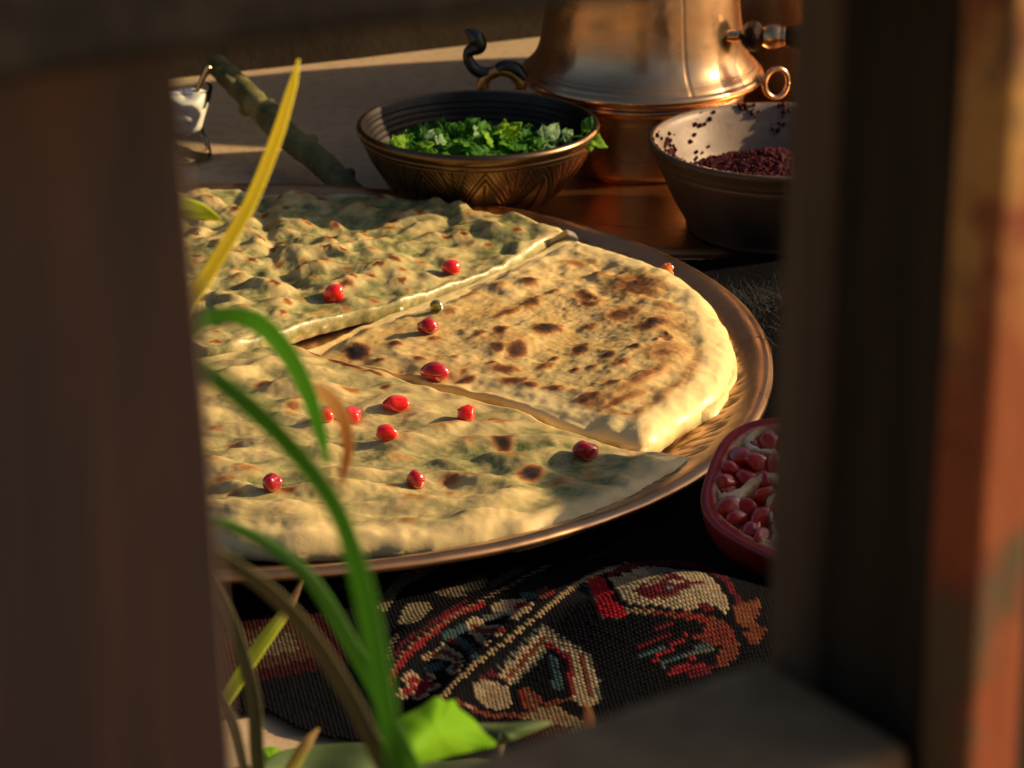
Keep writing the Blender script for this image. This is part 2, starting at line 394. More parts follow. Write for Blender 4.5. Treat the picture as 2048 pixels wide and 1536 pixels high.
def bread(name, out_px, zb, T, wroll, fn, mat, label, seed, K=560, N=190, zp=ZP, Tf=None, LF=.35):
    P = np.array([at_z(x, y, zp)[:2] for x, y in out_px])
    O = catmull(P, K)
    c0 = O.mean(0)
    dirs = O-c0; nrm = dirs/np.linalg.norm(dirs, axis=1)[:, None]
    k = np.arange(K)/K*2*np.pi
    wob = .0016*(fbm(np.cos(k)*11+20, np.sin(k)*11+20, seed, 4)-.5)*2
    O = O + nrm*wob[:, None]
    oa = np.arctan2(O[:, 1]-TC[1], O[:, 0]-TC[0]); orad = np.hypot(O[:, 0]-TC[0], O[:, 1]-TC[1]); kk_ = np.minimum(1, .2225*tray_radius(oa)/orad)
    O = TC + (O-TC)*kk_[:, None]
    t = 1-(1-np.linspace(0.004, 1, N))**1.25
    t = np.r_[t[:-1], 1.0]
    X = c0 + t[:, None, None]*(O-c0)[None]
    x = X[..., 0].ravel(); y = X[..., 1].ravel()
    d = dist_poly(x, y, O[::3], True)
    d[-K:] = 0
    px, py = proj(np.stack([x, y, np.full_like(x, zp)], 1))
    w = wroll(px, py) if callable(wroll) else wroll
    q = np.clip(d/w, 0, 1)
    def wall_z(ax, ay):
        rr_ = np.hypot(ax-TC[0], ay-TC[1])/tray_radius(np.arctan2(ay-TC[1], ax-TC[0]))
        return .0052 + np.interp(rr_, [.185, .19, .2, .2085, .215, .2215, .227, .2315], [.0012, .0023, .0035, .0062, .009, .0118, .0142, .0158])
    lift = LF*np.maximum(wall_z(x, y)-zb, 0)
    T0 = T; T = Tf(px, py) if Tf else np.full_like(px, T0)
    prof = np.sqrt(1-(1-q)**2)
    z, ch, gr, to = fn(x*1000, y*1000, px, py, d*1000)
    z = z + 1.3*(fbm(x*90, y*90, seed+3, 3)-.5)*2*(1-sstep(d, .004, .016))
    edge = np.where(z > 0, sstep(d, .0, .006), .25+.75*sstep(d, 0., .004))
    top = np.maximum(zb + T*(.30+.70*prof) + z*.001*edge, zb + .0012 - .0015*(zb > .008))
    top = top + lift
    V = np.stack([x, y, top], 1)
    # underside: two inset rings and a flat base
    b1 = np.c_[c0 + .996*(O-c0), np.full(K, zb+T0*.12)]
    b2 = np.c_[c0 + .975*(O-c0), np.full(K, zb)]
    b1[:, 2] += LF*np.maximum(wall_z(b1[:, 0], b1[:, 1])-zb, 0); b2[:, 2] += LF*np.maximum(wall_z(b2[:, 0], b2[:, 1])-zb, 0)
    nv = len(V)
    V = np.vstack([V, b1, b2, [[*c0, zb]], [[*c0, top[0]]]])
    F = grid_faces(N, K).tolist()
    j = np.arange(K); j2 = (j+1) % K
    F += np.stack([(N-1)*K+j, (N-1)*K+j2, nv+j2, nv+j], 1).tolist()
    F += np.stack([nv+j, nv+j2, nv+K+j2, nv+K+j], 1).tolist()
    F += np.stack([nv+K+j, nv+K+j2, np.full(K, nv+2*K)], 1).tolist()
    F += np.stack([np.full(K, nv+2*K+1), j2, j], 1).tolist()
    pad = 2*K+2
    at = {'char': np.r_[ch, np.zeros(pad)], 'green': np.r_[gr, np.zeros(pad)], 'toast': np.r_[to, np.zeros(pad)]}
    o = mesh_obj(name, V, F, mat, attrs=at)
    me = o.data; bm = bmesh.new(); bm.from_mesh(me); bmesh.ops.recalc_face_normals(bm, faces=bm.faces)
    BVHS.append(BVHTree.FromBMesh(bm)); bm.to_mesh(me); bm.free()
    tag(o, label, 'flatbread', 'flatbreads on the copper tray')
    return o

def bumps(x, y, pts):
    z = np.zeros_like(x); c = np.zeros_like(x)
    for (cx, cy, rx, ry, a, k, rot) in pts:
        dx = x-cx; dy = y-cy
        m = (np.abs(dx) < 3*rx+2) & (np.abs(dy) < 3*max(rx, ry)+2)
        if not m.any(): continue
        ca, sa = math.cos(rot), math.sin(rot)
        u = (dx[m]*ca+dy[m]*sa)/rx; v = (-dx[m]*sa+dy[m]*ca)/ry
        q = u*u+v*v
        z[m] += a*np.exp(-q**1.3)
        if k > 0:
            uu = u-.12; vv = v-.05
            qq = np.sqrt(uu*uu+vv*vv)*(1+.9*(vnoise(x[m]*.8, y[m]*.8, int(cx*7) & 255)-.5))
            c[m] = np.maximum(c[m], k*(1-sstep(qq, .10, .62)))
    return z, c
def scatter(x0, x1, y0, y1, sp, jit, seed):
    r = np.random.default_rng(seed); out = []
    ny = int((y1-y0)/sp)+1
    for j in range(ny):
        xx = x0 + (sp*.5 if j % 2 else 0)
        while xx < x1:
            out.append((xx + r.normal(0, jit), y0+j*sp + r.normal(0, jit))); xx += sp*r.uniform(.9, 1.35)
    return out, r

def f_top(x, y, px, py, d):
    wx = x + 5*(fbm(x*.05, y*.05, 1)-.5); wy = y + 5*(fbm(x*.05, y*.05, 2)-.5)
    pts, r = scatter(-260, 60, 20, 300, 10.5, 2.2, 3)
    B = [(a, b, r.uniform(4.6, 8.2), r.uniform(3.8, 6.2), r.uniform(1.0, 4.4), r.uniform(.25, .72) if r.random() < .66 else 0, r.normal(.1, .4)) for a, b in pts]
    z, c = bumps(wx, wy, B); topw = sstep(z, .7, 3.0)
    z += 3.6*(fbm(x*.028, y*.034, 11, 3)-.5)*2 + 1.1*(fbm(x*.12, y*.16, 12, 3)-.5)*2 + .35*(fbm(x*.45, y*.45, 13, 3)-.5)
    # a crease between two lobes on the left, smooth pale flap along the rear edge
    cr = dist_poly(px, py, [(525, 425), (535, 480), (550, 545), (600, 590)])
    z -= 3.0*np.exp(-(cr/16.)**2)
    flap = sstep(-dist_poly(px, py, [(560, 408), (700, 405), (900, 405), (1000, 420), (1100, 456), (1220, 475)]), -26, -10)*(px > 430)
    flap = flap*sstep(fbm(px/55., py/40., 21, 3)+.25*(px > 880), .36, .55)
    pale = sstep(px, 1050, 1150)
    low_side = sstep(py, 480, 560)
    smooth_edge = np.maximum(sstep(d, 1.5, 7.), low_side)
    gr = (1.05 + .9*(fbm(x*.07, y*.08, 31, 3)-.45))*smooth_edge*(1-.85*flap)*(1-.8*pale)
    lower = np.exp(-((dist_poly(px, py, [(600, 660), (760, 622), (900, 580), (1010, 543), (1085, 507)]))/11.)**2)
    gr = np.clip(gr*(1-.45*topw) + 1.0*lower, 0, 1)
    z *= (1-.75*flap)*(1-.7*pale)*(1-.25*lower); z += 2.0*flap + 3.2*pale
    lw = np.exp(-((dist_poly(px, py, [(400, 712), (530, 684), (600, 660), (760, 622), (900, 580), (1010, 543), (1085, 507)]))/42.)**2)
    lw = lw*(1-sstep(px, 930, 1040))
    z = z*(1-.5*lw) - 3.6*lw + .9*lower*(fbm(px/7., py/7., 33, 3)-.5)*2
    c *= (1-flap)*(1-.5*pale)*(1-lower)*sstep(d, 2, 6)
    return z, c, gr, np.clip(.25*(1-gr)*sstep(d, 4, 12) + .35*lower, 0, 1)

MSP = [(1268, 606, 66, 28, .36, .2), (1325, 690, 48, 28, .20, 0), (1332, 748, 52, 20, .30, -.1), (1240, 662, 46, 20, .30, 0), (1285, 800, 70, 13, .32, -.42), (1180, 835, 60, 14, .30, -.1), (1180, 625, 40, 18, .26, .3), (1010, 700, 60, 22, .16, 0),
       (1268, 608, 34, 17, .55, .25), (1290, 622, 22, 10, .42, .3), (1240, 662, 33, 15, .55, -.1), (1302, 692, 34, 11, .72, -.1), (1160, 722, 17, 15, .68, -.3), (1096, 680, 30, 10, .72, -.08), (1000, 685, 16, 10, .70, -.2),
       (1034, 722, 21, 13, .62, -.25), (995, 720, 12, 9, .62, 0), (1060, 585, 18, 7, .6, -.1), (1062, 624, 20, 10, .62, -.3), (1012, 648, 34, 8, .5, -.35), (1170, 620, 16, 14, .55, .6), (1175, 634, 18, 7, .6, .2), (1158, 612, 14, 10, .5, 0),
       (715, 706, 24, 11, .85, .05), (790, 700, 14, 6, .7, 0), (1217, 748, 14, 7, .68, -.1), (1268, 740, 15, 6, .62, 0), (1333, 722, 16, 7, .55, 0), (1325, 755, 30, 9, .5, -.1), (1240, 770, 20, 7, .5, -.2), (1325, 690, 12, 6, .5, 0),
       (1010, 757, 30, 8, .55, .1), (1028, 778, 32, 7, .52, .05), (1090, 755, 22, 7, .45, -.1), (1180, 678, 16, 8, .4, 0), (1110, 602, 12, 6, .42, 0), (1115, 516, 12, 6, .62, 0), (1150, 545, 28, 7, .35, .1), (1200, 570, 18, 7, .38, -.1), (1232, 545, 10, 6, .45, 0),
       (960, 690, 16, 5, .4, -.2), (900, 640, 18, 6, .35, -.3), (940, 602, 16, 6, .4, -.25), (870, 690, 14, 5, .45, 0), (1175, 828, 32, 9, .58, -.1), (1225, 806, 18, 7, .6, -.1), (1290, 795, 46, 7, .42, -.4), (1240, 838, 60, 6, .4, -.28), (1105, 800, 26, 6, .42, .1), (1060, 790, 20, 6, .5, .1), (985, 745, 12, 5, .55, 0),
       (1331, 715, 5, 4, .95, 0), (1312, 727, 4, 3, .8, 0), (840, 730, 16, 5, .5, .1), (760, 725, 12, 4, .55, 0), (820, 752, 14, 4, .6, .2), (910, 730, 10, 5, .4, 0), (930, 770, 22, 5, .55, -.1), (1150, 770, 12, 5, .5, 0), (1185, 770, 10, 5, .52, 0), (1110, 740, 10, 5, .48, 0), (1060, 540, 26, 6, .3, .2), (1000, 590, 20, 6, .32, 0), (1330, 655, 26, 10, .28, .1), (1300, 575, 18, 7, .33, .2)]
def f_mid(x, y, px, py, d):
    z = 2.0*(fbm(x*.03, y*.035, 41, 3)-.5)*2 + .85*(fbm(x*.15, y*.17, 42, 3)-.5)*2 + .2*(fbm(x*.5, y*.5, 43, 3)-.5)
    c, rise = ellspots(px, py, MSP); c = np.clip(c*1.18, 0, 1)
    r = np.random.default_rng(5); extra = []
    for _ in range(45):
        ex, ey = r.uniform(650, 1380), r.uniform(520, 850)
        extra.append((ex, ey, r.uniform(3, 14), r.uniform(2, 5), r.uniform(.12, .55), r.normal(0, .3)))
    c2, rise2 = ellspots(px, py, extra)
    back = sstep(-py+.25*(px-1000), -620, -560)
    pts, rr = scatter(-60, 110, 40, 190, 8, 1.8, 13)
    zb, cb = bumps(x, y, [(a, b, rr.uniform(3, 5), rr.uniform(2.5, 4), rr.uniform(.3, 1.4), rr.uniform(.1, .4) if rr.random() < .4 else 0, 0.) for a, b in pts])
    z += np.clip(rise, 0, 1.2)*.9 + zb*back
    z -= 1.6*(1-sstep(px, 640, 1150)) + 1.5*sstep(-py, -560, -490)
    nb = dist_poly(px, py, [(604, 704), (700, 728), (800, 752), (900, 782), (980, 800), (1050, 826), (1120, 856), (1180, 878)]); z -= 4.5*np.exp(-(nb/28.)**2)
    nt = dist_poly(px, py, [(604, 704), (720, 655), (880, 600), (1000, 556), (1090, 518)]); z -= 3.6*np.exp(-(nt/16.)**2)
    right = sstep(px + .35*(py-700), 1290, 1400)
    inner = sstep(d + 3.5*(fbm(px/40., py/30., 51, 3)-.5)*2, 8, 19)
    rim = 1-(1-inner)*np.clip(sstep(px, 900, 1100)+.0, 0, 1)
    c = np.maximum(c, np.maximum(c2*.9, cb*back))*sstep(rim, .15, .6)
    edgebrown = np.exp(-((d-15)/3.2)**2)*sstep(px, 1130, 1230)*sstep(py, 700, 790)*(.25+.5*fbm(px/25., py/16., 55, 3))
    c = np.maximum(c, edgebrown*.62)
    to = np.clip(rim*(.72+.9*(fbm(x*.06, y*.07, 52, 3)-.4)), 0, 1)
    gr = np.clip(rim*(.15+.9*(fbm(x*.05, y*.05, 53, 3)-.5)+.35*sstep(-px, -900, -650)), 0, .7)
    kk = sstep(px, 880, 1120); return z*(kk*(.35+.65*inner)+1-kk), c, gr, to
def f_und(x, y, px, py, d):
    z = .8*(fbm(x*.1, y*.1, 61, 3)-.5)*2
    return z, np.zeros_like(x), np.zeros_like(x), .1*np.ones_like(x)
BSP = [(1005, 905, 22, 14, .86, .1), (1063, 968, 28, 12, .90, -.1), (1268, 918, 15, 9, .92, 0), (1327, 931, 17, 8, .62, 0), (986, 857, 17, 7, .62, 0), (537, 791, 26, 7, .68, -.05), (700, 795, 22, 8, .45, 0), (770, 788, 12, 5, .66, 0), (585, 835, 16, 5, .5, 0), (880, 880, 18, 6, .3, 0), (900, 978, 24, 8, .45, 0), (830, 1010, 26, 5, .35, .1), (575, 1006, 22, 4, .62, 0), (445, 980, 26, 9, .45, 0), (470, 1010, 18, 5, .4, 0), (1120, 985, 26, 9, .38, -.2), (1180, 965, 20, 6, .3, -.1), (940, 905, 12, 6, .35, 0), (900, 1000, 10, 4, .4, 0), (620, 870, 14, 5, .4, 0), (470, 905, 16, 5, .4, 0), (430, 880, 20, 6, .38, 0), (690, 742, 46, 4, .72, .33), (745, 765, 26, 3, .7, .3), (640, 722, 30, 3, .5, .3), (930, 805, 30, 3, .35, .25), (835, 782, 24, 3, .32, .25)]
def f_bot(x, y, px, py, d):
    wx = x + 6*(fbm(x*.04, y*.04, 71)-.5); wy = y + 6*(fbm(x*.04, y*.04, 72)-.5)
    pts, r = scatter(-300, 110, -160, 120, 15, 3.0, 17)
    left = None
    B = [(a, b, r.uniform(8, 15), r.uniform(4.5, 7.5), r.uniform(.8, 4.6), r.uniform(.1, .5) if r.random() < .45 else 0, r.normal(-.1, .3)) for a, b in pts]
    z, c = bumps(wx, wy, B); topw = sstep(z, .6, 3.2)
    z += 3.0*(fbm(x*.022, y*.045, 73, 3)-.5)*2 + .8*(fbm(x*.11, y*.2, 74, 3)-.5)*2 + .3*(fbm(x*.4, y*.5, 75, 3)-.5)
    c2, rise = ellspots(px, py, BSP)
    front = sstep(py, 985, 1040)
    rim = 1-(1-sstep(d + 3*(fbm(px/45., py/30., 76, 3)-.5)*2, 6, 15))*np.maximum(front, sstep(px, 1180, 1300))
    c = np.maximum(c*.8, c2)*sstep(d, 1, 4)*rim
    dark = np.exp(-(((px-1180)/190.)**2+((py-960)/75.)**2)) + .5*np.exp(-(((px-920)/160.)**2+((py-960)/50.)**2))
    gr = np.clip((.68 + 1.0*(fbm(x*.06, y*.08, 77, 3)-.45) + .45*dark)*rim*sstep(d, 1.5, 6)*(1-.45*topw*(1-.6*np.clip(dark, 0, 1))), 0, 1)
    fd = (dist_poly(px, py, [(575, 698), (625, 708), (690, 732), (770, 752), (850, 780), (930, 797), (1040, 828), (1110, 860), (1180, 884), (1255, 908)])); fe = np.exp(-(fd/9.)**2)
    z = z*(.3+.7*rim)*(1-.85*np.exp(-(fd/34.)**2)) + 1.6*fe
    gr = gr*(1-.75*fe); c = np.where(fe > .3, c2*sstep(d, .3, 1.5), c)
    return z, c, gr, np.clip(.3*rim*(1-gr)+.25*fe, 0, 1)
bread('flatbread', UNDO, .0062, .0074, .003, f_und, G['breadB'], 'pale plain flatbread layer peeking out beneath the brown-spotted folded wedge', 6, K=260, N=40, zp=.009)
bread('flatbread', MIDO, .0096, .0085, lambda px, py: .004+.010*sstep(px, 1050, 1250), f_mid, G['breadB'], 'folded cream flatbread wedge covered in brown toasted spots, middle of the tray', 8, K=560, N=205, Tf=lambda px, py: .0078+.0050*sstep(px+.3*(py-700), 1120, 1330)*(.85+.3*fbm(px/60., py/50., 5, 3)))
bread('flatbread', TOPO, .0066, .0098, lambda px, py: .0042-.0018*np.maximum(sstep(py, 480, 560), sstep(px, 1000, 1080)), f_top, G['breadA'], 'bumpy herb-green flatbread half at the back of the tray with orange-brown blisters', 9, K=560, N=205)
bread('flatbread', BOTO, .0066, .0108, lambda px, py: .0045+.006*sstep(py, 980, 1050), f_bot, G['breadA'], 'herb-stuffed flatbread half in front with rolled cream edge and many pomegranate seeds', 10, K=560, N=210, LF=.12, Tf=lambda px, py: .0088+.0012*sstep(py, 990, 1060)*(.5+fbm(px/70., py/60., 6, 3)))

def hit(px, py):
    d = Vector(ray(px, py)); o = Vector(CAM); best = None
    for b in BVHS:
        h = b.ray_cast(o, d)
        if h[0] is not None and (best is None or h[3] < best[3]): best = h
    return best

# ================================================================== POMEGRANATE SEEDS
G['aril'] = mat_aril('aril', (.70, .005, .005), (.85, .03, .010))
G['aril_dark'] = mat_aril('aril_dark', (.36, .004, .010), (.48, .008, .014))
G['kernel'] = M('kernel', color=(.55, .32, .2), rough=.6).m
def aril_shape(seed):
    r = np.random.default_rng(seed); f = r.normal(size=(7, 3)); f /= np.linalg.norm(f, axis=1)[:, None]
    def fn(V, D):
        L = np.linalg.norm(V, axis=-1, keepdims=True)
        for n in f:
            k = np.clip(D@n, 0, 1)
            V = V*(1-.15*sstep(k, .78, .96))[..., None]
        V = V*(1-.16*np.clip(-D[..., 0:1], 0, 1)**2*np.array([0, 1, 1]))
        return V
    return fn
SEEDS = [(903, 538, 38, 30, .05, 0, 'red pomegranate seed near the cut edge of the rear green flatbread'),
         (668, 590, 44, 34, -.7, 0, 'glowing orange-red pomegranate seed on the left of the rear green flatbread'),
         (855, 655, 42, 33, -.15, 1, 'dark crimson pomegranate seed beside the olive droplet on the spotted wedge'),
         (870, 747, 57, 37, .1, 1, 'large matte red pomegranate seed lying on the lower side of the spotted wedge'),
         (792, 810, 52, 31, 0, 0, 'bright red oval pomegranate seed at the upper edge of the front flatbread'),
         (703, 834, 46, 34, 0, 0, 'red pomegranate seed touching the dry curled blade tip, right of a half-hidden one'),
         (652, 833, 34, 28, 0, 0, 'small red pomegranate seed partly hidden behind the green arching blade'),
         (772, 868, 47, 31, .1, 0, 'red pomegranate seed below the two others in the cluster on the front flatbread'),
         (932, 829, 39, 33, .2, 0, 'round red pomegranate seed right of the cluster on the front flatbread'),
         (1170, 905, 53, 40, -.35, 1, 'big faceted crimson pomegranate seed nearest the tip of the front flatbread'),
         (545, 967, 40, 36, 1., 1, 'dark round pomegranate seed at lower left, behind the wide green blade'),
         (832, 958, 38, 45, -1.2, 1, 'shaded upright pomegranate seed in the lower middle of the front flatbread')]
for i, (px, py, w, h, rot, dk, lab) in enumerate(SEEDS):
    H = hit(px, py+h*.30)
    dep = (np.array(H[0])-CAM)@FWD
    a = 1.08*w/2*dep/FPX; b = 1.12*min(h, w)/2*dep/FPX
    if rot < -1.1: a, b = 45/2*dep/FPX, 38/2*dep/FPX
    p = H[0] + Vector((0, 0, b*.72))
    o = ellipsoid('pomegranate_seed', (a, b*1.02, b), G['aril_dark' if dk else 'aril'], None, 28, 20, loc=p, rot=(0, -.0 if rot > -1.1 else R(65), -rot if rot > -1.1 else 0), fn=aril_shape(i+20))
    if -1 < rot < -.5: o.rotation_euler = (0, R(-38), .3)
    tag(o, lab, 'seed', 'pomegranate seeds scattered on the flatbreads')
# clear olive droplet
H = hit(873, 624); m = M('olive_oil', color=(.34, .28, .04), rough=.10, trans=.75, ior=1.33)
o = ellipsoid('oil_droplet', (.0031, .0028, .0032), m.m, None, 24, 16, loc=H[0]+Vector((0, 0, .0020)), fn=lambda V, D: V*(1+.12*np.clip(D[..., 2:3], 0, 1)))
tag(o, 'clear olive-coloured droplet on the spotted wedge above a dark red seed', 'droplet')
# amber crumb on the tray rim
p = at_z(1334, 542, .02)
o = ellipsoid('crumb', (.0028, .0022, .0036), mat_aril('amber_crumb', (.5, .16, .02), (.62, .25, .04)), None, 20, 14, loc=p, fn=lambda V, D: V*(1+.5*(vnoise(D[..., 0]*2.4+5, D[..., 2]*2.4+D[..., 1], 3)-.5))[..., None])
tag(o, 'small amber crumb on the tray rim behind the spotted wedge', 'crumb')

# ================================================================== COPPER PLATE UNDER THE POT
def plate():
    t = empty('plate', (.090, .368, 0), 'flat round copper plate under the copper pot', 'plate')
    def fn(r, z, A, s):
        en = np.zeros_like(r)
        for q in (.112, .120, .142): en = np.maximum(en, (np.abs(r-q) < .0006)*(s < .6))
        return r, z + .0005*(fbm(r*60*np.cos(A), r*60*np.sin(A), 5, 3)-.5)*(r > .01)*(s < .6), {'engrave': en*.6}
    lathe('dish', [(.001, .0035), (.04, .0035), (.08, .0035), (.12, .0035), (.142, .0035), (.147, .0036), (.1495, .0034), (.150, .0026), (.149, .0014), (.145, .001), (.001, .0008)], G['plate'], t, n=240, res=110, fn=fn)
plate()

# ================================================================== BRONZE HERB BOWL
GB = np.array([-.0165, .281, .0036])
def herb_bowl():
    t = empty('herb_bowl', GB, 'dark engraved bronze bowl holding green herbs behind the breads', 'bowl')
    outer = [(.001, .0), (.022, .0), (.0285, .0008), (.031, .003), (.037, .009), (.045, .018), (.0515, .028), (.0555, .037), (.0572, .0405), (.0578, .0425), (.0584, .0435), (.0590, .0448), (.0590, .0463), (.0582, .0476), (.0570, .0480), (.0562, .0474)]
    def fn(r, z, A, s):
        en = np.zeros_like(r)
        # engraved zig-zag of triangles with a little tree in each one
        v = (z-.008)/(.0385-.008); inb = (v > 0) & (v < 1)
        k = 11; u = (A*k/(2*np.pi)+.12) % 1.0; tri = np.abs(u-.5)*2        # 0 centre .. 1 edge
        e = v-(1-tri)*.80-.06
        line = (np.abs(e) < .045) | (np.abs(e-.13) < .030)
        hatch = (e > .22) & (np.sin((u*2+v*1.2)*40) > .25)
        tree = (e < -.10) & ((np.abs(u-.5) < .018) | (np.abs(np.abs(u-.5)-(.42-v)*.26) < .022) & (v < .40) & (v > .12))
        up = (e > .18) & ((np.abs(u-np.round(u)) < .02) | (np.abs(np.abs(u-np.round(u))-(v-.35)*.32) < .022))
        en = np.maximum(en, inb*(line*1. + tree + up*.8 + hatch*.5).clip(0, 1))
        for q in (.0392, .0418): en = np.maximum(en, np.abs(z-q) < .00045)
        dz = -.0004*en
        return r + dz, z*.93, {'engrave': en.astype(float)*.95}
    lathe('body', outer, G['bowl'], t, n=760, res=200, fn=fn)
    inner = [(.0562, .0474), (.0553, .0455), (.0545, .0420), (.0538, .0405), (.0532, .0385), (.0524, .0368), (.0500, .0310), (.0440, .0200), (.0350, .0100), (.020, .0050), (.001, .0045)]
    def fi(r, z, A, s):
        en = np.zeros_like(r)
        for q in (.043, .040, .037, .034): en = np.maximum(en, np.abs(z-q) < .0005)
        return r-.0004*en, z*.93, {'engrave': en*.5}
    lathe('lining', inner, G['tin_dark'], t, n=240, res=120, fn=fi)
herb_bowl()

# herbs: a bed of chopped leaves and picked-out sprigs
G['herb'] = mat_leaf('herb', (.035, .13, .018), (.07, .22, .03), (.18, .42, .03), .42, 250)
G['herb_pale'] = mat_leaf('herb_pale', (.13, .25, .11), (.23, .36, .19), (.26, .46, .13), .28, 250, .35)
G['herb_lime'] = mat_leaf('herb_lime', (.14, .30, .02), (.22, .42, .04), (.40, .62, .05), .45, 250)
def leaflet(n_lobes=3, size=.008, seed=0):
    # parsley-like leaf: three toothed lobes, cupped; returns verts, faces (fan strips) incl. a stalk
    r = np.random.default_rng(seed); V = []; F = []
    for L in range(n_lobes):
        ang = (L-(n_lobes-1)/2)*R(52) + r.normal(0, .1)
        ln = size*(1.0 if L == (n_lobes-1)//2 else .78)*r.uniform(.9, 1.1)
        m = 13; base = len(V); ca, sa = math.cos(ang), math.sin(ang)
        for i in range(m):
            t = i/(m-1)
            w = .40*ln*math.sin(math.pi*min(1, .06+t*.97))**.75*(1-.25*t)
            tooth = 1 + .26*(abs((t*4.2) % 1-.5)*2-.5)
            for q in (-1, -.5, 0, .5, 1):
                yy = q*w*(tooth if abs(q) == 1 else 1); xx = t*ln + (.10*ln*(1-abs(q)) if 0 < t < 1 else 0)*.3
                zz = -.35*ln*(t-.35)**2 + .22*abs(yy)**1.2*(ln**-.2) - .05*ln*math.cos(q*7) + .0006*math.sin(t*9+q*3+seed)
                V.append((xx*ca-yy*sa, xx*sa+yy*ca, zz))
        for i in range(m-1):
            for q in range(4): F.append((base+i*5+q, base+i*5+q+1, base+(i+1)*5+q+1, base+(i+1)*5+q))
    b = len(V)      # stalk
    for i in range(6):
        t = i/5; c = np.array([-t*size*.9, 0, -.5*size*t*t])
        for k in range(5):
            a = k*2*math.pi/5; V.append(tuple(c+np.array([0, .00045*math.cos(a), .00045*math.sin(a)])))
    for i in range(5):
        for k in range(5): F.append((b+i*5+k, b+i*5+(k+1) % 5, b+(i+1)*5+(k+1) % 5, b+(i+1)*5+k))
    return V, F
def sprig(px, py, y, size, mat, rot, lab, seed, lobes=3):
    p = at_y(px, py, y-.009)
    V, F = leaflet(lobes, size, seed)
    o = mesh_obj('herb_leaf', V, F, mat, loc=p); o.rotation_euler = rot
    tag(o, lab, 'leaf', 'herb leaves in the bronze bowl'); return o
L0 = 'among the herbs in the bronze bowl'
sprig(1172, 275, .272, .0105, G['herb_lime'], (R(20), R(15), R(-20)), 'light green herb sprig hanging over the right rim of the bronze bowl', 1, 3)
sprig(1168, 262, .277, .0085, G['herb'], (R(65), R(-60), R(20)), 'upright single leaf standing at the right rim of the bronze bowl', 2, 1)
sprig(1092, 285, .288, .0120, G['herb_pale'], (R(70), R(-40), R(40)), 'large silvery green leaf standing near the right of the herb bowl', 3, 3)
sprig(1128, 275, .280, .0070, G['herb_pale'], (R(60), R(-20), R(30)), 'small pale leaf between the silvery leaf and the rim sprig', 4, 3)
sprig(1112, 300, .272, .0085, G['herb_pale'], (R(75), R(10), R(-60)), 'pale drooping leaf just below the large silvery leaf', 5, 1)
sprig(1012, 272, .290, .0105, G['herb_lime'], (R(72), R(-60), R(-10)), 'bright green leaf standing up in the centre of the herb bowl', 6, 3)
sprig(980, 288, .280, .0095, G['herb_lime'], (R(60), R(-30), R(100)), 'bright green leaf leaning left in the centre of the herb bowl', 7, 3)
sprig(935, 262, .300, .0085, G['herb'], (R(75), R(-50), R(20)), 'dark green leaf sticking up at the back of the herb bowl', 8, 3)
sprig(950, 272, .298, .0070, G['herb_pale'], (R(70), R(-60), R(80)), 'small curled leaf with a pale edge at the back of the herb bowl', 9, 1)
sprig(795, 292, .277, .0085, G['herb_lime'], (R(55), R(-35), R(60)), 'yellow-green leaf at the far left of the herb bowl', 10, 3)
sprig(832, 300, .266, .0110, G['herb_lime'], (R(40), R(10), R(-25)), 'yellow-green leaf lying over the front left of the herbs', 11, 3)
sprig(850, 286, .283, .0075, G['herb_pale'], (R(70), R(-50), R(30)), 'pale rounded leaf at the left of the herb bowl', 12, 1)
sprig(880, 290, .280, .0070, G['herb_pale'], (R(65), R(-45), R(70)), 'small pale leaf left of the centre of the herb bowl', 13, 3)
sprig(930, 300, .264, .0095, G['herb'], (R(35), R(-5), R(15)), 'leafy tip with a thin pale stem at the front of the herbs', 14, 3)
sprig(1060, 300, .264, .0085, G['herb'], (R(40), R(-10), R(-40)), 'small dark leaf at the front right of the herbs', 15, 3)
sprig(1090, 304, .262, .0080, G['herb_pale'], (R(35), R(-10), R(10)), 'tiny bright leaf at the right front beside the bowl rim', 16, 3)
def herb_bed():
    V = []; F = []; r = np.random.default_rng(4)
    for i in range(230):
        v, f = leaflet(3 if r.random() < .75 else 1, r.uniform(.0050, .0095), i)
        a = r.uniform(0, 2*math.pi); q = .044*math.sqrt(r.random())
        z = .0285 + .0060*(1-(q/.044)**2) + r.normal(0, .0014) + .0015*math.sin(a*3+1)
        m = Matrix.Translation((GB[0]+q*math.cos(a), GB[1]+q*math.sin(a), GB[2]+z)) @ Euler((r.normal(0, .6), r.normal(-.2, .6), r.uniform(0, 6.3))).to_matrix().to_4x4()
        b = len(V); V += [tuple(m @ Vector(k)) for k in v]; F += [tuple(b+k for k in ff) for ff in f]
    # packed leaf mass below, so that no hole opens in the heap
    n = 28; b = len(V)
    for i in range(n):
        for j in range(40):
            rr = .0470*i/(n-1); a = j*2*math.pi/40
            V.append((GB[0]+rr*math.cos(a), GB[1]+rr*math.sin(a), GB[2]+.0255+.005*(1-(i/(n-1))**2)+.003*(_h(i, j, 3)-.5)))
    F += (grid_faces(n, 40)+b).tolist()
    o = mesh_obj('chopped_herbs', V, F, G['herb']); tag(o, 'bed of chopped dark green herbs filling the bronze bowl', 'herbs', kind='stuff')
herb_bed()

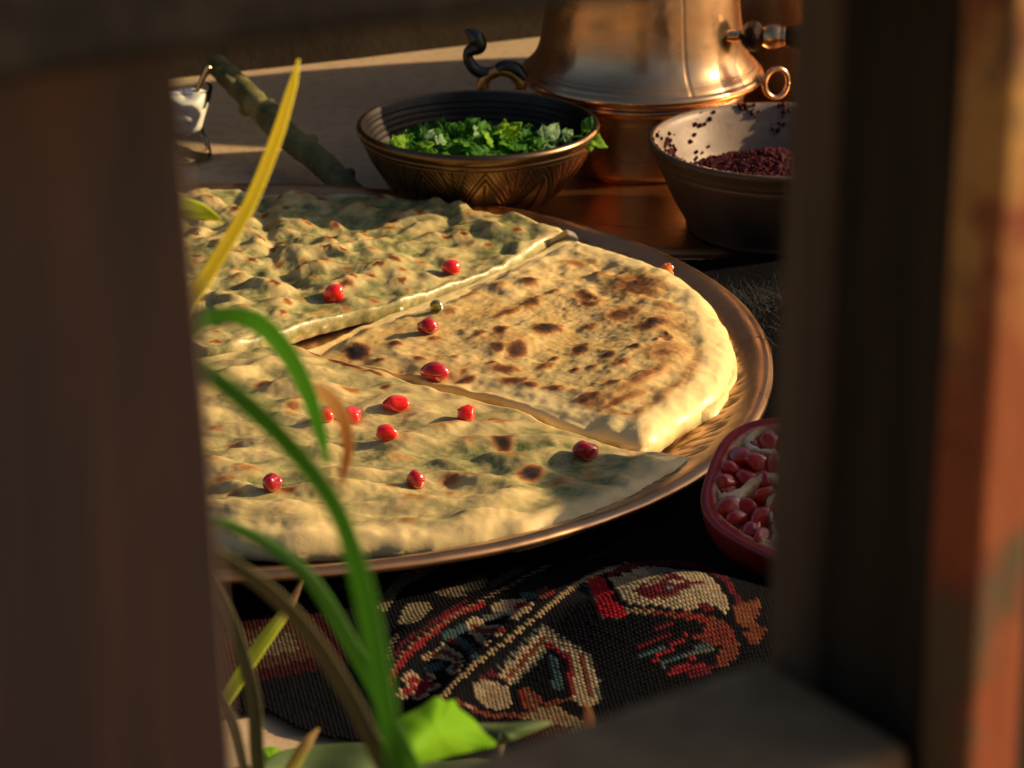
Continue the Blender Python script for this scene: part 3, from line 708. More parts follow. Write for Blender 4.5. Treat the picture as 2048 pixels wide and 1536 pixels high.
# ================================================================== SUMAC BOWL
RB = np.array([.1295, .254, .0037])
def mat_tinned():
    m = M('stained_tin', metal=.1, rough=.5, spec=.4)
    c = m.ramp(m.noise(45, 5, .65), [(.3, (.15, .108, .085)), (.7, (.23, .175, .14))])
    c = m.mix(m.ramp(m.noise(75, 6, .7), [(.56, 0.), (.70, .75)]), c, (.13, .035, .035))
    c = m.mix(m.ramp(m.noise(420, 4, .6), [(.66, 0.), (.72, .9)]), c, (.06, .02, .025))
    m.set('color', c); m.bump(m.noise(300, 4, .6), .2, .0006); return m.m
G['tinned'] = mat_tinned()
G['sumac'] = None
def mat_sumac():
    m = M('sumac', rough=.9, spec=.15)
    m.set('color', m.ramp(m.noise(500, 4, .6), [(.3, (.030, .006, .010)), (.6, (.075, .012, .018)), (.8, (.15, .03, .03))])); return m.m
G['sumac'] = mat_sumac()
def mat_clay():
    m = M('brown_clay', rough=.42, spec=.4)
    c = m.ramp(m.noise(40, 5, .6), [(.3, (.055, .030, .020)), (.7, (.095, .055, .036))])
    c = m.mix(m.attr('engrave'), c, (.22, .16, .09)); m.set('color', c); m.bump(m.noise(200, 4, .6), .2, .0006); return m.m
G['browncopper'] = mat_clay(); mat_copper('brown_copper', (.060, .043, .030), (.09, .064, .042), (.03, .022, .018), .34, .55, 26, .7)
ZS = .72
def sumac_bowl():
    t = empty('sumac_bowl', RB, 'brown metal bowl with pale stained inside holding dark purple sumac at right', 'bowl')
    outer = [(.001, 0.), (.035, 0.), (.0425, .0004), (.0440, .0020), (.0440, .0040), (.0455, .009), (.0495, .019), (.0535, .031), (.0568, .0425), (.0578, .0450), (.0585, .0462), (.0583, .0480), (.0592, .0505), (.0600, .0520), (.0606, .0545), (.0618, .0575), (.0622, .0598), (.0612, .0614), (.0598, .0616)]
    def fn(r, z, A, s):
        en = np.zeros_like(r)
        for q in (.0455, .0515): en = np.maximum(en, np.exp(-((z-q)/.0006)**2))
        return r*1.04-.0003*en, z*ZS, {'engrave': en*.5}
    lathe('body', outer, G['browncopper'], t, n=220, res=170, fn=fn)
    inner = [(.0598, .0616), (.0584, .0606), (.0572, .0580), (.0555, .0510), (.0530, .0420), (.0495, .0300), (.0440, .0180), (.034, .0100), (.018, .0062), (.001, .0058)]
    lathe('lining', inner, G['tinned'], t, n=160, res=80, fn=lambda r, z, A, s: (r*1.04, z*ZS, None))
    # heap of sumac
    n, k = 60, 150; V = []
    rr = np.linspace(.0005, .0505, n)[:, None]; A = np.linspace(0, 2*np.pi, k, endpoint=False)[None]
    X = rr*np.cos(A); Y = rr*np.sin(A)
    Z = .0315 + .0150*np.exp(-(((X+.002)/.026)**2+((Y-.014)/.022)**2)) + .005*(fbm(X*140+9, Y*140+9, 3, 4)-.5) + .0022*(vnoise(X*800+9, Y*800+9, 5)-.5)
    heap = mesh_obj('sumac', np.stack([X, Y, Z*ZS], -1).reshape(-1, 3) + RB, grid_faces(n, k), G['sumac'])
    tag(heap, 'heap of crumbly dark purple sumac inside the right-hand bowl', 'spice', kind='stuff')
    # grains: clots stuck to the wall and the loose crumbs on the heap
    r = np.random.default_rng(8); V = []; F = []
    def clot(c, sz):
        b = len(V); q = 6
        for i in range(q):
            for j in range(8):
                th = math.pi*(i+.001)/(q-1+.002); ph = j*math.pi/4
                s = sz*r.uniform(.65, 1.25)
                V.append(tuple(RB+(c-RB)*np.array([1.03, 1.03, ZS]) + s*np.array([math.sin(th)*math.cos(ph), math.sin(th)*math.sin(ph), math.cos(th)])))
        F.extend((grid_faces(q, 8)+b).tolist())
    def wall_pt(a, z):
        q = np.interp(z, [.018, .030, .042, .051, .058, .0606], [.0440, .0495, .0530, .0555, .0572, .0584])
        return RB + np.array([q*math.cos(a), q*math.sin(a), z])
    for i in range(1300):
        a = r.uniform(0, 6.28); q = .046*math.sqrt(r.random()); x, y = q*math.cos(a), q*math.sin(a)
        z = .0320 + .0150*math.exp(-(((x+.002)/.026)**2+((y-.014)/.022)**2))
        clot(RB+np.array([x, y, z]), r.uniform(.0003, .0009))
    for (a0, z0, n_, sp) in ( (R(128), .048, 10, .005),(R(160), .046, 40, .0035), (R(104), .0605, 16, .0016), (R(86), .0600, 18, .0018), (R(100), .055, 10, .0014), (R(88), .046, 16, .0018), (R(68), .043, 10, .002), (R(165), .040, 18, .003), (R(140), .035, 8, .006), (R(175), .055, 8, .003), (R(75), .052, 8, .005)):
        for _ in range(n_):
            clot(wall_pt(a0+r.normal(0, sp)/.055, min(.0615, z0+r.normal(0, sp)*1.3)), r.uniform(.0002, .0012))
    for _ in range(70):    # red dust on the front rim
        a = r.uniform(R(180), R(285)); clot(RB+np.array([.0603*math.cos(a), .0603*math.sin(a), .0617]), r.uniform(.0002, .0006))
    o = mesh_obj('sumac_crumbs', V, F, G['sumac']); tag(o, 'purple sumac crumbs and clots stuck to the inside of the right-hand bowl', 'spice', kind='stuff')
sumac_bowl()

# ================================================================== COPPER POT (SAMOVAR-LIKE)
PT = np.array([.0665, .372, .0038])
def pot():
    t = empty('copper_pot', PT, 'shiny copper pot with wide flange, standing behind the two bowls', 'pot')
    prof = [(.001, 0.), (.045, 0.), (.0495, .0008), (.0515, .003), (.0520, .008), (.0522, .018), (.0524, .028), (.0526, .0345), (.0540, .0360), (.0542, .0378), (.0532, .0392), (.0536, .0405), (.0585, .0415), (.0618, .0428), (.0628, .0446), (.0622, .0464), (.0606, .0474), (.0600, .0486), (.0592, .0494), (.0560, .0530), (.0536, .0575), (.0520, .063), (.0508, .070), (.0498, .078), (.0490, .088), (.0478, .098), (.0450, .104), (.0370, .110), (.025, .114), (.012, .117), (.009, .121), (.010, .126), (.006, .130), (.001, .131)]
    def fn(r, z, A, s):
        en = np.zeros_like(r)
        for q in (.0495, .0515, .012, .030): en = np.maximum(en, np.abs(z-q) < .0004)
        d = .0008*(fbm(A*3+7, z*60+3, 3, 3)-.5)*np.sin(A*0+1)
        seam = np.abs(A-R(292)) < .006
        return r + d - .0004*seam*(z > .047), z, {'engrave': np.maximum(en*.45, seam*.5*(z > .047))}
    lathe('body', prof, G['pot'], t, n=360, res=300, fn=fn)
    dk = mat_wood('dark_handle_wood', (.020, .010, .006), (.035, .017, .010), (.06, .03, .018), .35, (60, 60, 60))
    # tap handle at the right: dark ball, copper ferrule, dark grip
    hd = at_y(1497, 72, .345) - PT
    th = R(8); ax = np.array([math.cos(th), -math.sin(th), .02])
    hn = lathe('tap_handle', [(.0005, -.004), (.004, -.0035), (.0068, -.001), (.0078, .002), (.0072, .005), (.0052, .0068), (.0046, .008)], dk, t, n=32)
    q = Vector(ax).to_track_quat('Z', 'Y'); hn.rotation_mode = 'QUATERNION'
    hn.location = hd; hn.rotation_quaternion = q
    fr = lathe('ferrule', [(.0040, .006), (.0050, .0075), (.0062, .010), (.0064, .013), (.0056, .0155), (.0048, .017), (.0052, .018), (.004, .019)], G['pot'], hn, n=32)
    gp = lathe('grip', [(.0040, .018), (.0056, .020), (.0060, .026), (.0056, .034), (.0062, .044), (.0050, .050), (.001, .051)], dk, hn, n=32)
    rod = tube('tap_stem', [hd-ax*.012 - np.array([.004, 0, 0]), hd-ax*.004], .0030, G['pot'], t, 12, 8)
    # ring handle below the tap
    rc = at_y(1553, 166, .350) - PT
    ring = [rc + .0075*np.array([.82*math.cos(a), .25*math.cos(a), math.sin(a)]) for a in np.linspace(0, 2*math.pi, 24)]
    tube('ring_handle', ring, .0014, G['pot'], t, 10, 60)
    tube('ring_lug', [rc+np.array([-.0062, -.001, .001]), rc+np.array([-.012, .004, .001]), rc+np.array([-.020, .012, -.001])], .0022, G['pot'], t, 10, 12)
    # scrolled dark iron handle on the left with a copper boss
    Y = .345
    pts = [at_y(*p, Y)-PT for p in ((932, 60), (950, 74), (958, 92), (938, 104), (938, 122), (955, 142), (985, 146), (1008, 134), (1030, 138), (1048, 158))]
    tube('scroll_handle', pts, [.0012, .0042, .0038, .0026, .0030, .0032, .0030, .0034, .0036, .003], G['iron'], t, 12, 90)
    b = at_y(1003, 172, .345)-PT
    loop = [b + .0095*np.array([math.cos(a), 0, .85*math.sin(a)]) for a in np.linspace(math.pi*1.05, -math.pi*.05, 14)]
    tube('handle_boss', loop, .0032, G['plate'], t, 12, 40)
    return t
pot()
def back_pot(loc, sc, lab, mat):
    t = empty('copper_jug', loc, lab, 'jug')
    lathe('body', [(x*sc, z*sc) for x, z in [(.001, 0), (.03, 0), (.036, .003), (.042, .015), (.046, .035), (.045, .055), (.038, .075), (.028, .088), (.024, .097), (.028, .105), (.030, .108), (.027, .107), (.022, .097), (.024, .088), (.001, .08)]], mat, t, n=120, res=90)
    tube('handle', [np.array(p)*sc for p in ((.043, 0, .06), (.062, 0, .075), (.058, 0, .10), (.028, 0, .102))], .004*sc, mat, t, 10, 40)
back_pot((.200, .520, 0), 2.0, 'copper jug behind the tap handle of the copper pot, mostly hidden', G['pot'])

# ================================================================== BRANCH
def branch():
    m = M('bark', rough=.75, spec=.25)
    c = m.ramp(m.noise(45, 5, .65), [(.3, (.055, .055, .022)), (.5, (.14, .13, .05)), (.75, (.30, .25, .12))])
    c = m.mix(m.ramp(m.noise(110, 5, .7), [(.58, 0.), (.68, .9)]), c, (.12, .055, .03))
    m.set('color', c); m.bump(m.noise(160, 5, .65), .6, .0015)
    a = at_z(720, 405, .006); b = at_z(437, 140, .030)
    top = at_y(432, 128, b[1]+.004)
    P0 = [a, a*.75+b*.25+np.array([.001, 0, .001]), a*.5+b*.5+np.array([-.001, 0, 0]), a*.2+b*.8+np.array([.0006, 0, .0005]), top]
    t = empty('branch', a, 'knobbly green-barked stick lying slantwise on the pale ground behind the tray', 'branch')
    kn = [(.12, .6), (.24, 2.), (.37, 1.), (.5, 3.), (.62, 0.3), (.72, 4.), (.84, 2.2), (.92, 5.2)]
    def fn(V, P, an):
        s = np.linspace(0, 1, len(P))[:, None]
        d = np.zeros((len(P), len(an)))
        for q, ang in kn:
            dd = np.angle(np.exp(1j*(an-ang)))[None]
            d += np.exp(-((s-q)/.007)**2)*(.05+.42*np.exp(-(dd/.5)**2)) - .05*np.exp(-((s-q-.02)/.010)**2)
        d += .09*(fbm(s*22+an[None]*0, np.repeat(an[None], len(P), 0)*.9+3, 5, 3)-.5)
        return P[:, None] + (V-P[:, None])*(1+d)[..., None]
    body = tube('stem', np.array(P0)-a, [.0064, .0066, .0068, .0067, .0060], m.m, t, 28, 260, fn)
    f0 = (np.array(P0[3])*.9+np.array(P0[4])*.1)
    tube('side_twig', [f0-a, f0-a+np.array([-.006, .001, .004]), f0-a+np.array([-.010, .002, .007])], [.0035, .0030, .0022], m.m, t, 14, 20)
branch()

# ================================================================== GLASS AT THE LEFT
def tea_glass():
    p = at_z(372, 318, 0.0); p = np.array([p[0], p[1], 0])
    t = empty('tea_glass', p, 'clear pear-shaped glass with white filling, half hidden behind the left post', 'glass'); t.scale = (.9, .9, .9)
    g = M('clear_glass'); tr = g.n.new('ShaderNodeBsdfTransparent'); tr.inputs[0].default_value = (.93, .94, .92, 1)
    gl = g.n.new('ShaderNodeBsdfGlossy'); gl.inputs['Roughness'].default_value = .03; lw = g.n.new('ShaderNodeLayerWeight'); lw.inputs[0].default_value = .12
    mx = g.n.new('ShaderNodeMixShader'); g.t.links.new(lw.outputs['Fresnel'], mx.inputs[0]); g.t.links.new(tr.outputs[0], mx.inputs[1]); g.t.links.new(gl.outputs[0], mx.inputs[2])
    g.t.links.new(mx.outputs[0], g.n['Material Output'].inputs[0]); g = g.m
    lathe('body', [(.001, .001), (.010, .0006), (.0145, .0015), (.0150, .004), (.0135, .010), (.0110, .017), (.0118, .024), (.0150, .034), (.0168, .042), (.0160, .043), (.0140, .034), (.0106, .024), (.0098, .017), (.0120, .010), (.0125, .006), (.001, .005)], g, t, n=64, res=70)
    w = M('white_cream', color=(.85, .82, .76), rough=.3, sss=.3, ssss=.003)
    n, k = 24, 40; rr = np.linspace(0, 1, n)[:, None]; A = np.linspace(0, 6.2832, k, endpoint=False)[None]
    rad = np.interp(rr, [0, .3, .6, .85, 1.], [.0002, .0096, .0136, .0126, .0004]); z = np.interp(rr, [0, .3, .6, .85, 1.], [.0135, .0180, .030, .0385, .0405])
    rad = rad*(1+.12*(fbm(np.cos(A)*2+4+0*rr, np.sin(A)*2+rr*6, 2, 3)-.5))
    o = mesh_obj('filling', np.stack([rad*np.cos(A), rad*np.sin(A), z+.002*np.sin(A*2+1)*(rr > .5)], -1).reshape(-1, 3), grid_faces(n, k), w.m, t)
    r = mat_copper('gilt', (.8, .5, .22), (.85, .55, .27), (.5, .25, .1), .15, .3)
    tube('spoon', [(.004, -.002, .030), (.009, 0, .043), (.015, .002, .055)], [.0016, .0014, .0022], r, t, 10, 20)
tea_glass()

# ================================================================== POMEGRANATE HALF
G['aril_cut'] = mat_aril('aril_cut', (.36, .010, .008), (.55, .03, .014), .08, .3)
def pomegranate():
    c = at_z(1592, 972, .036); RR = .0385
    nrm = Vector((-.12, -.46, .88)).normalized()
    t = empty('pomegranate_half', (c[0], c[1], c[2]), 'cut pomegranate half with crimson seeds lying beside the tray at right', 'fruit')
    q = nrm.to_track_quat('Z', 'Y'); t.rotation_mode = 'QUATERNION'; t.rotation_quaternion = q; t.scale = (.88, .88, .88)
    m = M('rind', rough=.35, spec=.5, coat=.15); cc = m.ramp(m.noise(40, 5, .6), [(.3, (.20, .010, .012)), (.6, (.34, .022, .018)), (.8, (.45, .07, .03))])
    m.set('color', cc); m.set('sss', .15); m.set('ssss', .003); m.bump(m.noise(220, 4, .6), .15, .0006)
    def fr(r, z, A, s):
        return r*(1+.035*np.cos(5*A+.6)*1 + .01*np.sin(3*A)), z, None
    lathe('rind', [(.0350, .0006), (.0360, .0010), (.0370, .0012), (.0378, .0006), (.0384, -.001), (.0380, -.008), (.0358, -.017), (.031, -.0245), (.022, -.0305), (.011, -.0335), (.0005, -.0345)], m.m, t, n=96, res=70, fn=fr)
    pm = M('pith', rough=.6, spec=.3); pc = pm.ramp(pm.noise(90, 5, .6), [(.3, (.55, .40, .22)), (.7, (.70, .56, .34))])
    pc = pm.mix(pm.attr('red'), pc, (.42, .035, .03)); pm.set('color', pc); pm.set('sss', .2); pm.set('ssss', .003); pm.bump(pm.noise(300, 4, .6), .3, .0008)
    n, k = 70, 160; r = np.linspace(.0003, .0352, n)[:, None]; A = np.linspace(0, 2*np.pi, k, endpoint=False)[None]
    K = 1+.035*np.cos(5*A+.6) + .01*np.sin(3*A)
    X = r*np.cos(A)*K; Y = r*np.sin(A)*K
    sect = np.abs(((A/(2*np.pi)*6+.35*np.sin(r*180)) % 1)-.5)*2
    rim = sstep(r, .029, .0335) + 0*A
    wall = sstep(sect + .5*(fbm(X*160+9, Y*160+9, 5, 3)-.5), .70, .88)
    Z = -.0042 + .0052*np.maximum(rim, wall*sstep(r, .004, .010)) + .0016*(fbm(X*260+9, Y*260+9, 3, 3)-.5)
    Z = Z*(1-sstep(r, .033, .0352)) + .0006*sstep(r, .033, .0352)
    red = np.clip(sstep(r, .0310, .0350) + .35*sstep(fbm(X*160+3, Y*160+3, 8, 3), .5, .65), 0, 1) + 0*A
    mesh_obj('pith', np.stack([X, Y, Z], -1).reshape(-1, 3), grid_faces(n, k), pm.m, t, attrs={'red': red.ravel()})
    rr = np.random.default_rng(12); placed = []
    meshes = []
    for i in range(4):
        o = ellipsoid('seed', (.0068, .0047, .0050), G['aril_cut'], t, 18, 13, fn=aril_shape(60+i)); meshes.append(o.data)
        COL.objects.unlink(o); bpy.data.objects.remove(o)
    cnt = 0
    for ringr, num in ((.0280, 25), (.0200, 17), (.0120, 10), (.004, 3)):
        for j in range(num):
            a = j*2*math.pi/num + rr.normal(0, .05) + ringr*40
            sc = abs(((a/(2*math.pi)*6+.35*math.sin(ringr*180)) % 1)-.5)*2
            if sc > .86 and ringr > .010: continue
            o = bpy.data.objects.new('seed', meshes[cnt % 4]); COL.objects.link(o); o.parent = t; cnt += 1
            q = ringr+rr.normal(0, .0006)
            o.location = (q*math.cos(a), q*math.sin(a), -.0026+rr.normal(0, .0013))
            s = rr.uniform(.82, 1.12); o.scale = (s, s, s)
            o.rotation_euler = (rr.normal(0, .3), rr.normal(.25, .35), a+math.pi+rr.normal(0, .3))
    # the loose seed standing proud on the upper left of the cut
    o = bpy.data.objects.new('seed', meshes[1]); COL.objects.link(o); o.parent = t
    lp = q and t.matrix_basis
    w = Vector(at_d(1458, 896, 1.172)); mi = (Matrix.Translation(t.location) @ nrm.to_track_quat('Z', 'Y').to_matrix().to_4x4() @ Matrix.Scale(.88, 4)).inverted()
    o.location = mi @ w; o.rotation_euler = (0, R(-60), 1.); o.scale = (1.1, 1.15, 1.1)
pomegranate()

# ================================================================== KILIM
SEAM = [(880, 1400), (905, 1372), (950, 1330), (1010, 1285), (1060, 1245), (1100, 1212), (1150, 1172), (1200, 1146), (1262, 1130)]
ARC = [(775, 1345), (800, 1285), (850, 1232), (930, 1185), (1030, 1138), (1150, 1085), (1290, 1035), (1400, 1000)]
def W2(pts, z): return [tuple(at_z(x, y, z)[:2]) for x, y in pts]
SEAMW = W2(SEAM, .012); ARCW = W2(ARC, .010)
HUMP = at_z(1340, 1215, .018)[:2]
def kilim_h(x, y):
    rt = np.hypot(x-TC[0], y-TC[1])
    free = sstep(rt, .222, .262)
    h = .0020 + .0022*(fbm(x*22+5, y*22+5, 91, 3)-.4)*free
    ds = dist_poly(x, y, SEAMW); h = h + free*.0085*np.exp(-(ds/.0085)**2)
    da = dist_poly(x, y, ARCW); h = h + free*.0070*np.exp(-(da/.010)**2)
    a = R(20); dx = x-HUMP[0]; dy = y-HUMP[1]; u = dx*math.cos(a)+dy*math.sin(a); v = -dx*math.sin(a)+dy*math.cos(a)
    h = h + .026*np.exp(-(u/.050)**2-(v/.026)**2)
    # unseen heap of cloth further right, added to shade bread, pomegranate and rug
    h = h + .112*sstep(x + .10*y, .135, .215)*sstep(-y, .018, .050)*(1-.50*sstep(-y, .150, .190)) + .02*sstep(x, .15, .22)*sstep(y, -.02, .05)
    return h
def Z6(pts): return [(760+a/4.452, 1120+b/4.452) for a, b in pts]
def Z7(pts): return [(1130+a/4.655, 1110+b/4.655) for a, b in pts]
def kilim():
    ang = R(62); a1 = np.array([math.cos(ang), math.sin(ang)]); a2 = np.array([math.sin(ang), -math.cos(ang)])
    ca_, cb_ = .00110, .00175
    OUT = [(-.215, -.258), (-.17, -.254), (-.165, -.266), (-.150, -.262), (-.144, -.254), (-.125, -.250), (-.118, -.236), (-.105, -.238), (-.098, -.252), (-.080, -.250), (-.070, -.262), (-.060, -.268), (-.046, -.272), (-.046, -.31), (.262, -.31), (.262, .24), (.262, .345), (.25, .35), (.235, .30), (.215, .262), (.175, .232), (.125, .213), (.085, .206), (.066, .195), (-.215, .02)]
    cc = np.array([.05, -.08])
    I, J = np.meshgrid(np.arange(-300, 340), np.arange(-190, 190), indexing='ij')
    JJ = J + .5*(I % 2)
    cx = cc[0] + ca_*I*a1[0] + cb_*JJ*a2[0]; cy = cc[1] + ca_*I*a1[1] + cb_*JJ*a2[1]
    ok = in_poly(cx, cy, OUT) & (np.hypot(cx-TC[0], cy-TC[1]) > .195)
    I = I[ok]; J = J[ok]; cx = cx[ok]; cy = cy[ok]; N = len(cx)
    hc = kilim_h(cx, cy)
    lift = .00055+.00025*rng.random(N)
    VV = []
    for lv, sc_ in ((0, 1.06), (1, .70)):
        for sa_, sb_ in ((-.5, -.5), (.5, -.5), (.5, .5), (-.5, .5)):
            x_ = cx + sc_*(sa_*ca_*a1[0] + sb_*cb_*a2[0]); y_ = cy + sc_*(sa_*ca_*a1[1] + sb_*cb_*a2[1])
            VV.append(np.stack([x_, y_, kilim_h(x_, y_) + (lift if lv else -.0001)], 1))
    V = np.stack(VV, 1).reshape(-1, 3)
    b8 = np.arange(N)[:, None]*8
    F = np.stack([b8+np.array(q) for q in ((4, 5, 6, 7), (0, 1, 5, 4), (1, 2, 6, 5), (2, 3, 7, 6), (3, 0, 4, 7))], 1).reshape(-1, 4)
    I = I//2
    # ---- colours, stitch by stitch
    px, py = proj(np.stack([cx, cy, hc], 1))
    navy = (.005, .005, .008); cream = (.36, .27, .165); tan = (.22, .145, .08); red = (.22, .018, .022); dred = (.10, .012, .018); bred = (.36, .012, .022); teal = (.045, .085, .095); brown = (.15, .040, .024); grey = (.10, .105, .09)
    C = np.tile(np.array(navy), (N, 1))
    # everywhere else the weave goes on: a border lattice of stepped diamonds and stripes
    gi = (I//2) % 26; gj = (J//2) % 34
    dm = np.abs(gi-13)+np.abs(gj-17)
    far = ~((px > 765) & (px < 1560) & (py > 1080) & (py < 1450))
    C[far & (dm < 9)] = (.035, .006, .008); C[far & (dm < 6)] = (.07, .03, .018); C[far & (dm < 3)] = (.12, .09, .055)
    C[far & ((gi == 0) | (gi == 1))] = (.05, .007, .010)
    C[far & (gi == 25) & (gj % 4 < 2)] = grey
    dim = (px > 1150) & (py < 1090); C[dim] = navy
    def poly(pts, col):
        m = in_poly(px, py, pts); C[m] = col
    def line(pts, w, col, dash=None):
        m = dist_poly(px, py, pts) < w
        if dash is not None: m &= ((I//dash+J//dash) % 2 == 0)
        C[m] = col
    # dark far strip, worn motifs
    line([(900, 1185), (960, 1165)], 14, (.05, .045, .035)); line([(985, 1170), (1040, 1140)], 7, (.055, .05, .04)); line([(1180, 1120), (1300, 1060)], 3, (.06, .05, .04), 1); line([(1200, 1045), (1260, 1025)], 6, (.045, .04, .035))
    poly(Z6([(150, 590), (190, 470), (240, 400), (450, 375), (420, 420), (470, 435), (420, 480), (340, 560), (240, 590)]), (.22, .18, .11))
    poly(Z6([(490, 300), (540, 250), (620, 260), (700, 245), (780, 265), (720, 300), (780, 330), (690, 345), (600, 320), (560, 345)]), (.15, .11, .07))
    line(Z6([(60, 900), (110, 740), (150, 690)]), 6, tan, 1); line(Z6([(20, 420), (150, 230), (330, 120), (500, 40)]), 12, (.20, .16, .10))
    line(Z6([(70, 1110), (120, 1010), (230, 860), (400, 710), (640, 500), (760, 450), (900, 410)]), 6.5, red)
    line(Z6([(110, 1000), (200, 830), (330, 720), (600, 545), (760, 440), (1100, 270), (1500, 60)]), 3.2, tan, 1)
    line(Z6([(100, 900), (210, 740), (420, 600), (640, 440), (760, 380)]), 4, dred)
    line(Z6([(590, 680), (680, 640), (760, 600)]), 9, teal); line(Z6([(690, 720), (800, 800), (850, 870)]), 8, teal); line(Z6([(560, 700), (700, 760)]), 4, red, 2)
    line(Z6([(440, 990), (540, 940)]), 8, teal); line(Z6([(940, 530), (1100, 490)]), 7, grey); line(Z6([(1280, 330), (1390, 330)]), 7, teal)
    fl = [(280, 980), (330, 1040), (350, 1075), (390, 1060), (420, 1010), (460, 1020), (485, 1060), (430, 1105), (540, 1125), (515, 1165), (440, 1175), (455, 1225), (390, 1240), (340, 1270), (305, 1250), (280, 1195), (205, 1250), (135, 1205), (180, 1165), (240, 1120), (180, 1075), (215, 1035)]
    cen = np.mean(fl, 0)
    poly(Z6(fl), cream); poly(Z6([tuple(cen+(np.array(p)-cen)*.74) for p in fl]), red); line(Z6([(310, 1110), (330, 1130)]), 3, cream)
    hk = [(370, 880), (430, 830), (530, 800), (530, 740), (600, 770), (700, 840), (745, 930), (710, 1000), (640, 1045), (595, 990), (640, 950), (600, 905), (500, 880), (400, 910)]
    poly(Z6(hk), cream); line(Z6([(430, 865), (560, 820), (660, 880), (690, 950), (650, 1000)]), 4.5, brown)
    zg = [(765, 560), (840, 505), (900, 545), (940, 600), (1050, 590), (1110, 630), (1050, 695), (900, 680), (985, 750), (940, 785), (820, 700), (780, 640)]
    poly(Z6(zg), cream); line(Z6([(830, 600), (900, 650), (1050, 640)]), 5.5, brown); line(Z6([(1060, 625), (1100, 640)]), 4, red)
    poly(Z6([(960, 420), (1100, 360), (1300, 345), (1310, 375), (1360, 410), (1340, 450), (1270, 500), (1190, 555), (1120, 480), (1000, 470)]), cream); line(Z6([(1200, 430), (1310, 405)]), 5, red)
    poly(Z6([(1380, 290), (1470, 250), (1540, 290), (1480, 350), (1420, 360)]), brown); line(Z6([(1500, 290), (1530, 300)]), 5, red)
    # hexagon
    hx = [(1040, 1030), (1450, 605), (1700, 770), (1860, 880), (1920, 1050), (1945, 1220), (1890, 1330), (1770, 1310), (1700, 1240), (1680, 900), (1500, 750), (1470, 830), (1170, 1145)]
    poly(Z6(hx), cream)
    line(Z6([(1110, 1080), (1470, 700)]), 4.5, brown); line(Z6([(1170, 1130), (1480, 820)]), 3.5, grey); line(Z6([(1490, 760), (1680, 890), (1700, 1200)]), 5, red); line(Z6([(1780, 860), (1830, 1000), (1860, 1200)]), 4.5, brown)
    line(Z6([(1040, 985), (1440, 590), (1870, 870), (1940, 1100), (1940, 1290)]), 3.5, grey)
    poly(Z6([(1490, 850), (1560, 870), (1620, 1000), (1640, 1160), (1540, 1175), (1515, 1000)]), teal)
    poly(Z6([(820, 1110), (880, 1085), (1000, 1090), (1120, 1140), (1180, 1270), (1110, 1345), (960, 1335), (830, 1220)]), (.29, .22, .145)); line(Z6([(960, 1210), (1060, 1240)]), 4, tan, 1)
    poly(Z6([(1210, 1190), (1320, 1145), (1420, 1220), (1440, 1290), (1350, 1390), (1240, 1310)]), brown); poly(Z6([(1215, 1200), (1270, 1180), (1290, 1290), (1240, 1300)]), red); line(Z6([(1330, 1200), (1370, 1320)]), 4.5, tan, 1)
    line(Z6([(690, 1270), (850, 1350), (1000, 1395), (1300, 1395), (1500, 1300), (1700, 1245)]), 5, brown); poly(Z6([(1430, 1330), (1560, 1310), (1790, 1440), (1800, 1500), (1500, 1480), (1240, 1420)]), tan); line(Z6([(700, 1250), (900, 1380)]), 3, cream, 1)
    poly(Z6([(860, 1060), (980, 980), (1060, 1050), (960, 1060)]), dred)
    # seam cord
    line(SEAM, 4.6, (.30, .21, .11)); 
    # hump motif
    line(Z7([(420, 190), (600, 105), (1000, 80), (1300, 125), (1480, 230), (1580, 380), (1615, 450)]), 6, dred)
    crm = [(410, 225), (500, 195), (650, 185), (580, 140), (800, 118), (1000, 140), (1160, 160), (1320, 190), (1390, 260), (1470, 360), (1505, 460), (1515, 525), (1470, 555), (1400, 480), (1290, 450), (1200, 525), (1080, 520), (900, 490), (700, 480), (560, 460), (500, 370), (440, 290)]
    poly(Z7(crm), (.36, .28, .18))
    poly(Z7([(620, 350), (740, 270), (960, 170), (1160, 255), (1380, 270), (1180, 295), (960, 400), (760, 415)]), dred)
    line(Z7([(760, 300), (930, 215)]), 4, (.24, .17, .12)); line(Z7([(960, 260), (1100, 262)]), 3.5, cream); line(Z7([(840, 320), (900, 350)]), 4, red); line(Z7([(950, 320), (1000, 310)]), 4, (.10, .16, .19)); line(Z7([(880, 400), (1050, 350)]), 3, brown)
    poly(Z7([(1230, 490), (1300, 450), (1380, 490), (1430, 540), (1330, 540)]), dred)
    poly(Z7([(220, 235), (350, 205), (400, 300), (470, 450), (570, 515), (560, 585), (480, 595), (340, 605), (290, 480), (240, 320)]), bred)
    line(Z7([(180, 280), (250, 370), (300, 520), (350, 605), (560, 600)]), 3, teal, 1)
    poly(Z7([(560, 505), (900, 525), (1280, 560), (1430, 600), (1530, 680), (1560, 740), (1500, 820), (1350, 720), (1300, 640), (900, 580), (600, 560)]), brown); line(Z7([(580, 530), (800, 545)]), 5, tan); line(Z7([(1000, 570), (1300, 600)]), 4, red)
    poly(Z7([(1560, 500), (1650, 450), (1790, 420), (1815, 500), (1760, 620), (1700, 690), (1620, 690)]), (.17, .055, .03)); poly(Z7([(1660, 740), (1750, 650), (1880, 680), (1800, 850), (1700, 850)]), brown)
    poly(Z7([(1180, 770), (1400, 640), (1560, 700), (1590, 800), (1500, 870), (1300, 840)]), (.16, .030, .022)); poly(Z7([(1450, 880), (1620, 800), (1600, 960), (1500, 1050), (1380, 1060)]), brown)
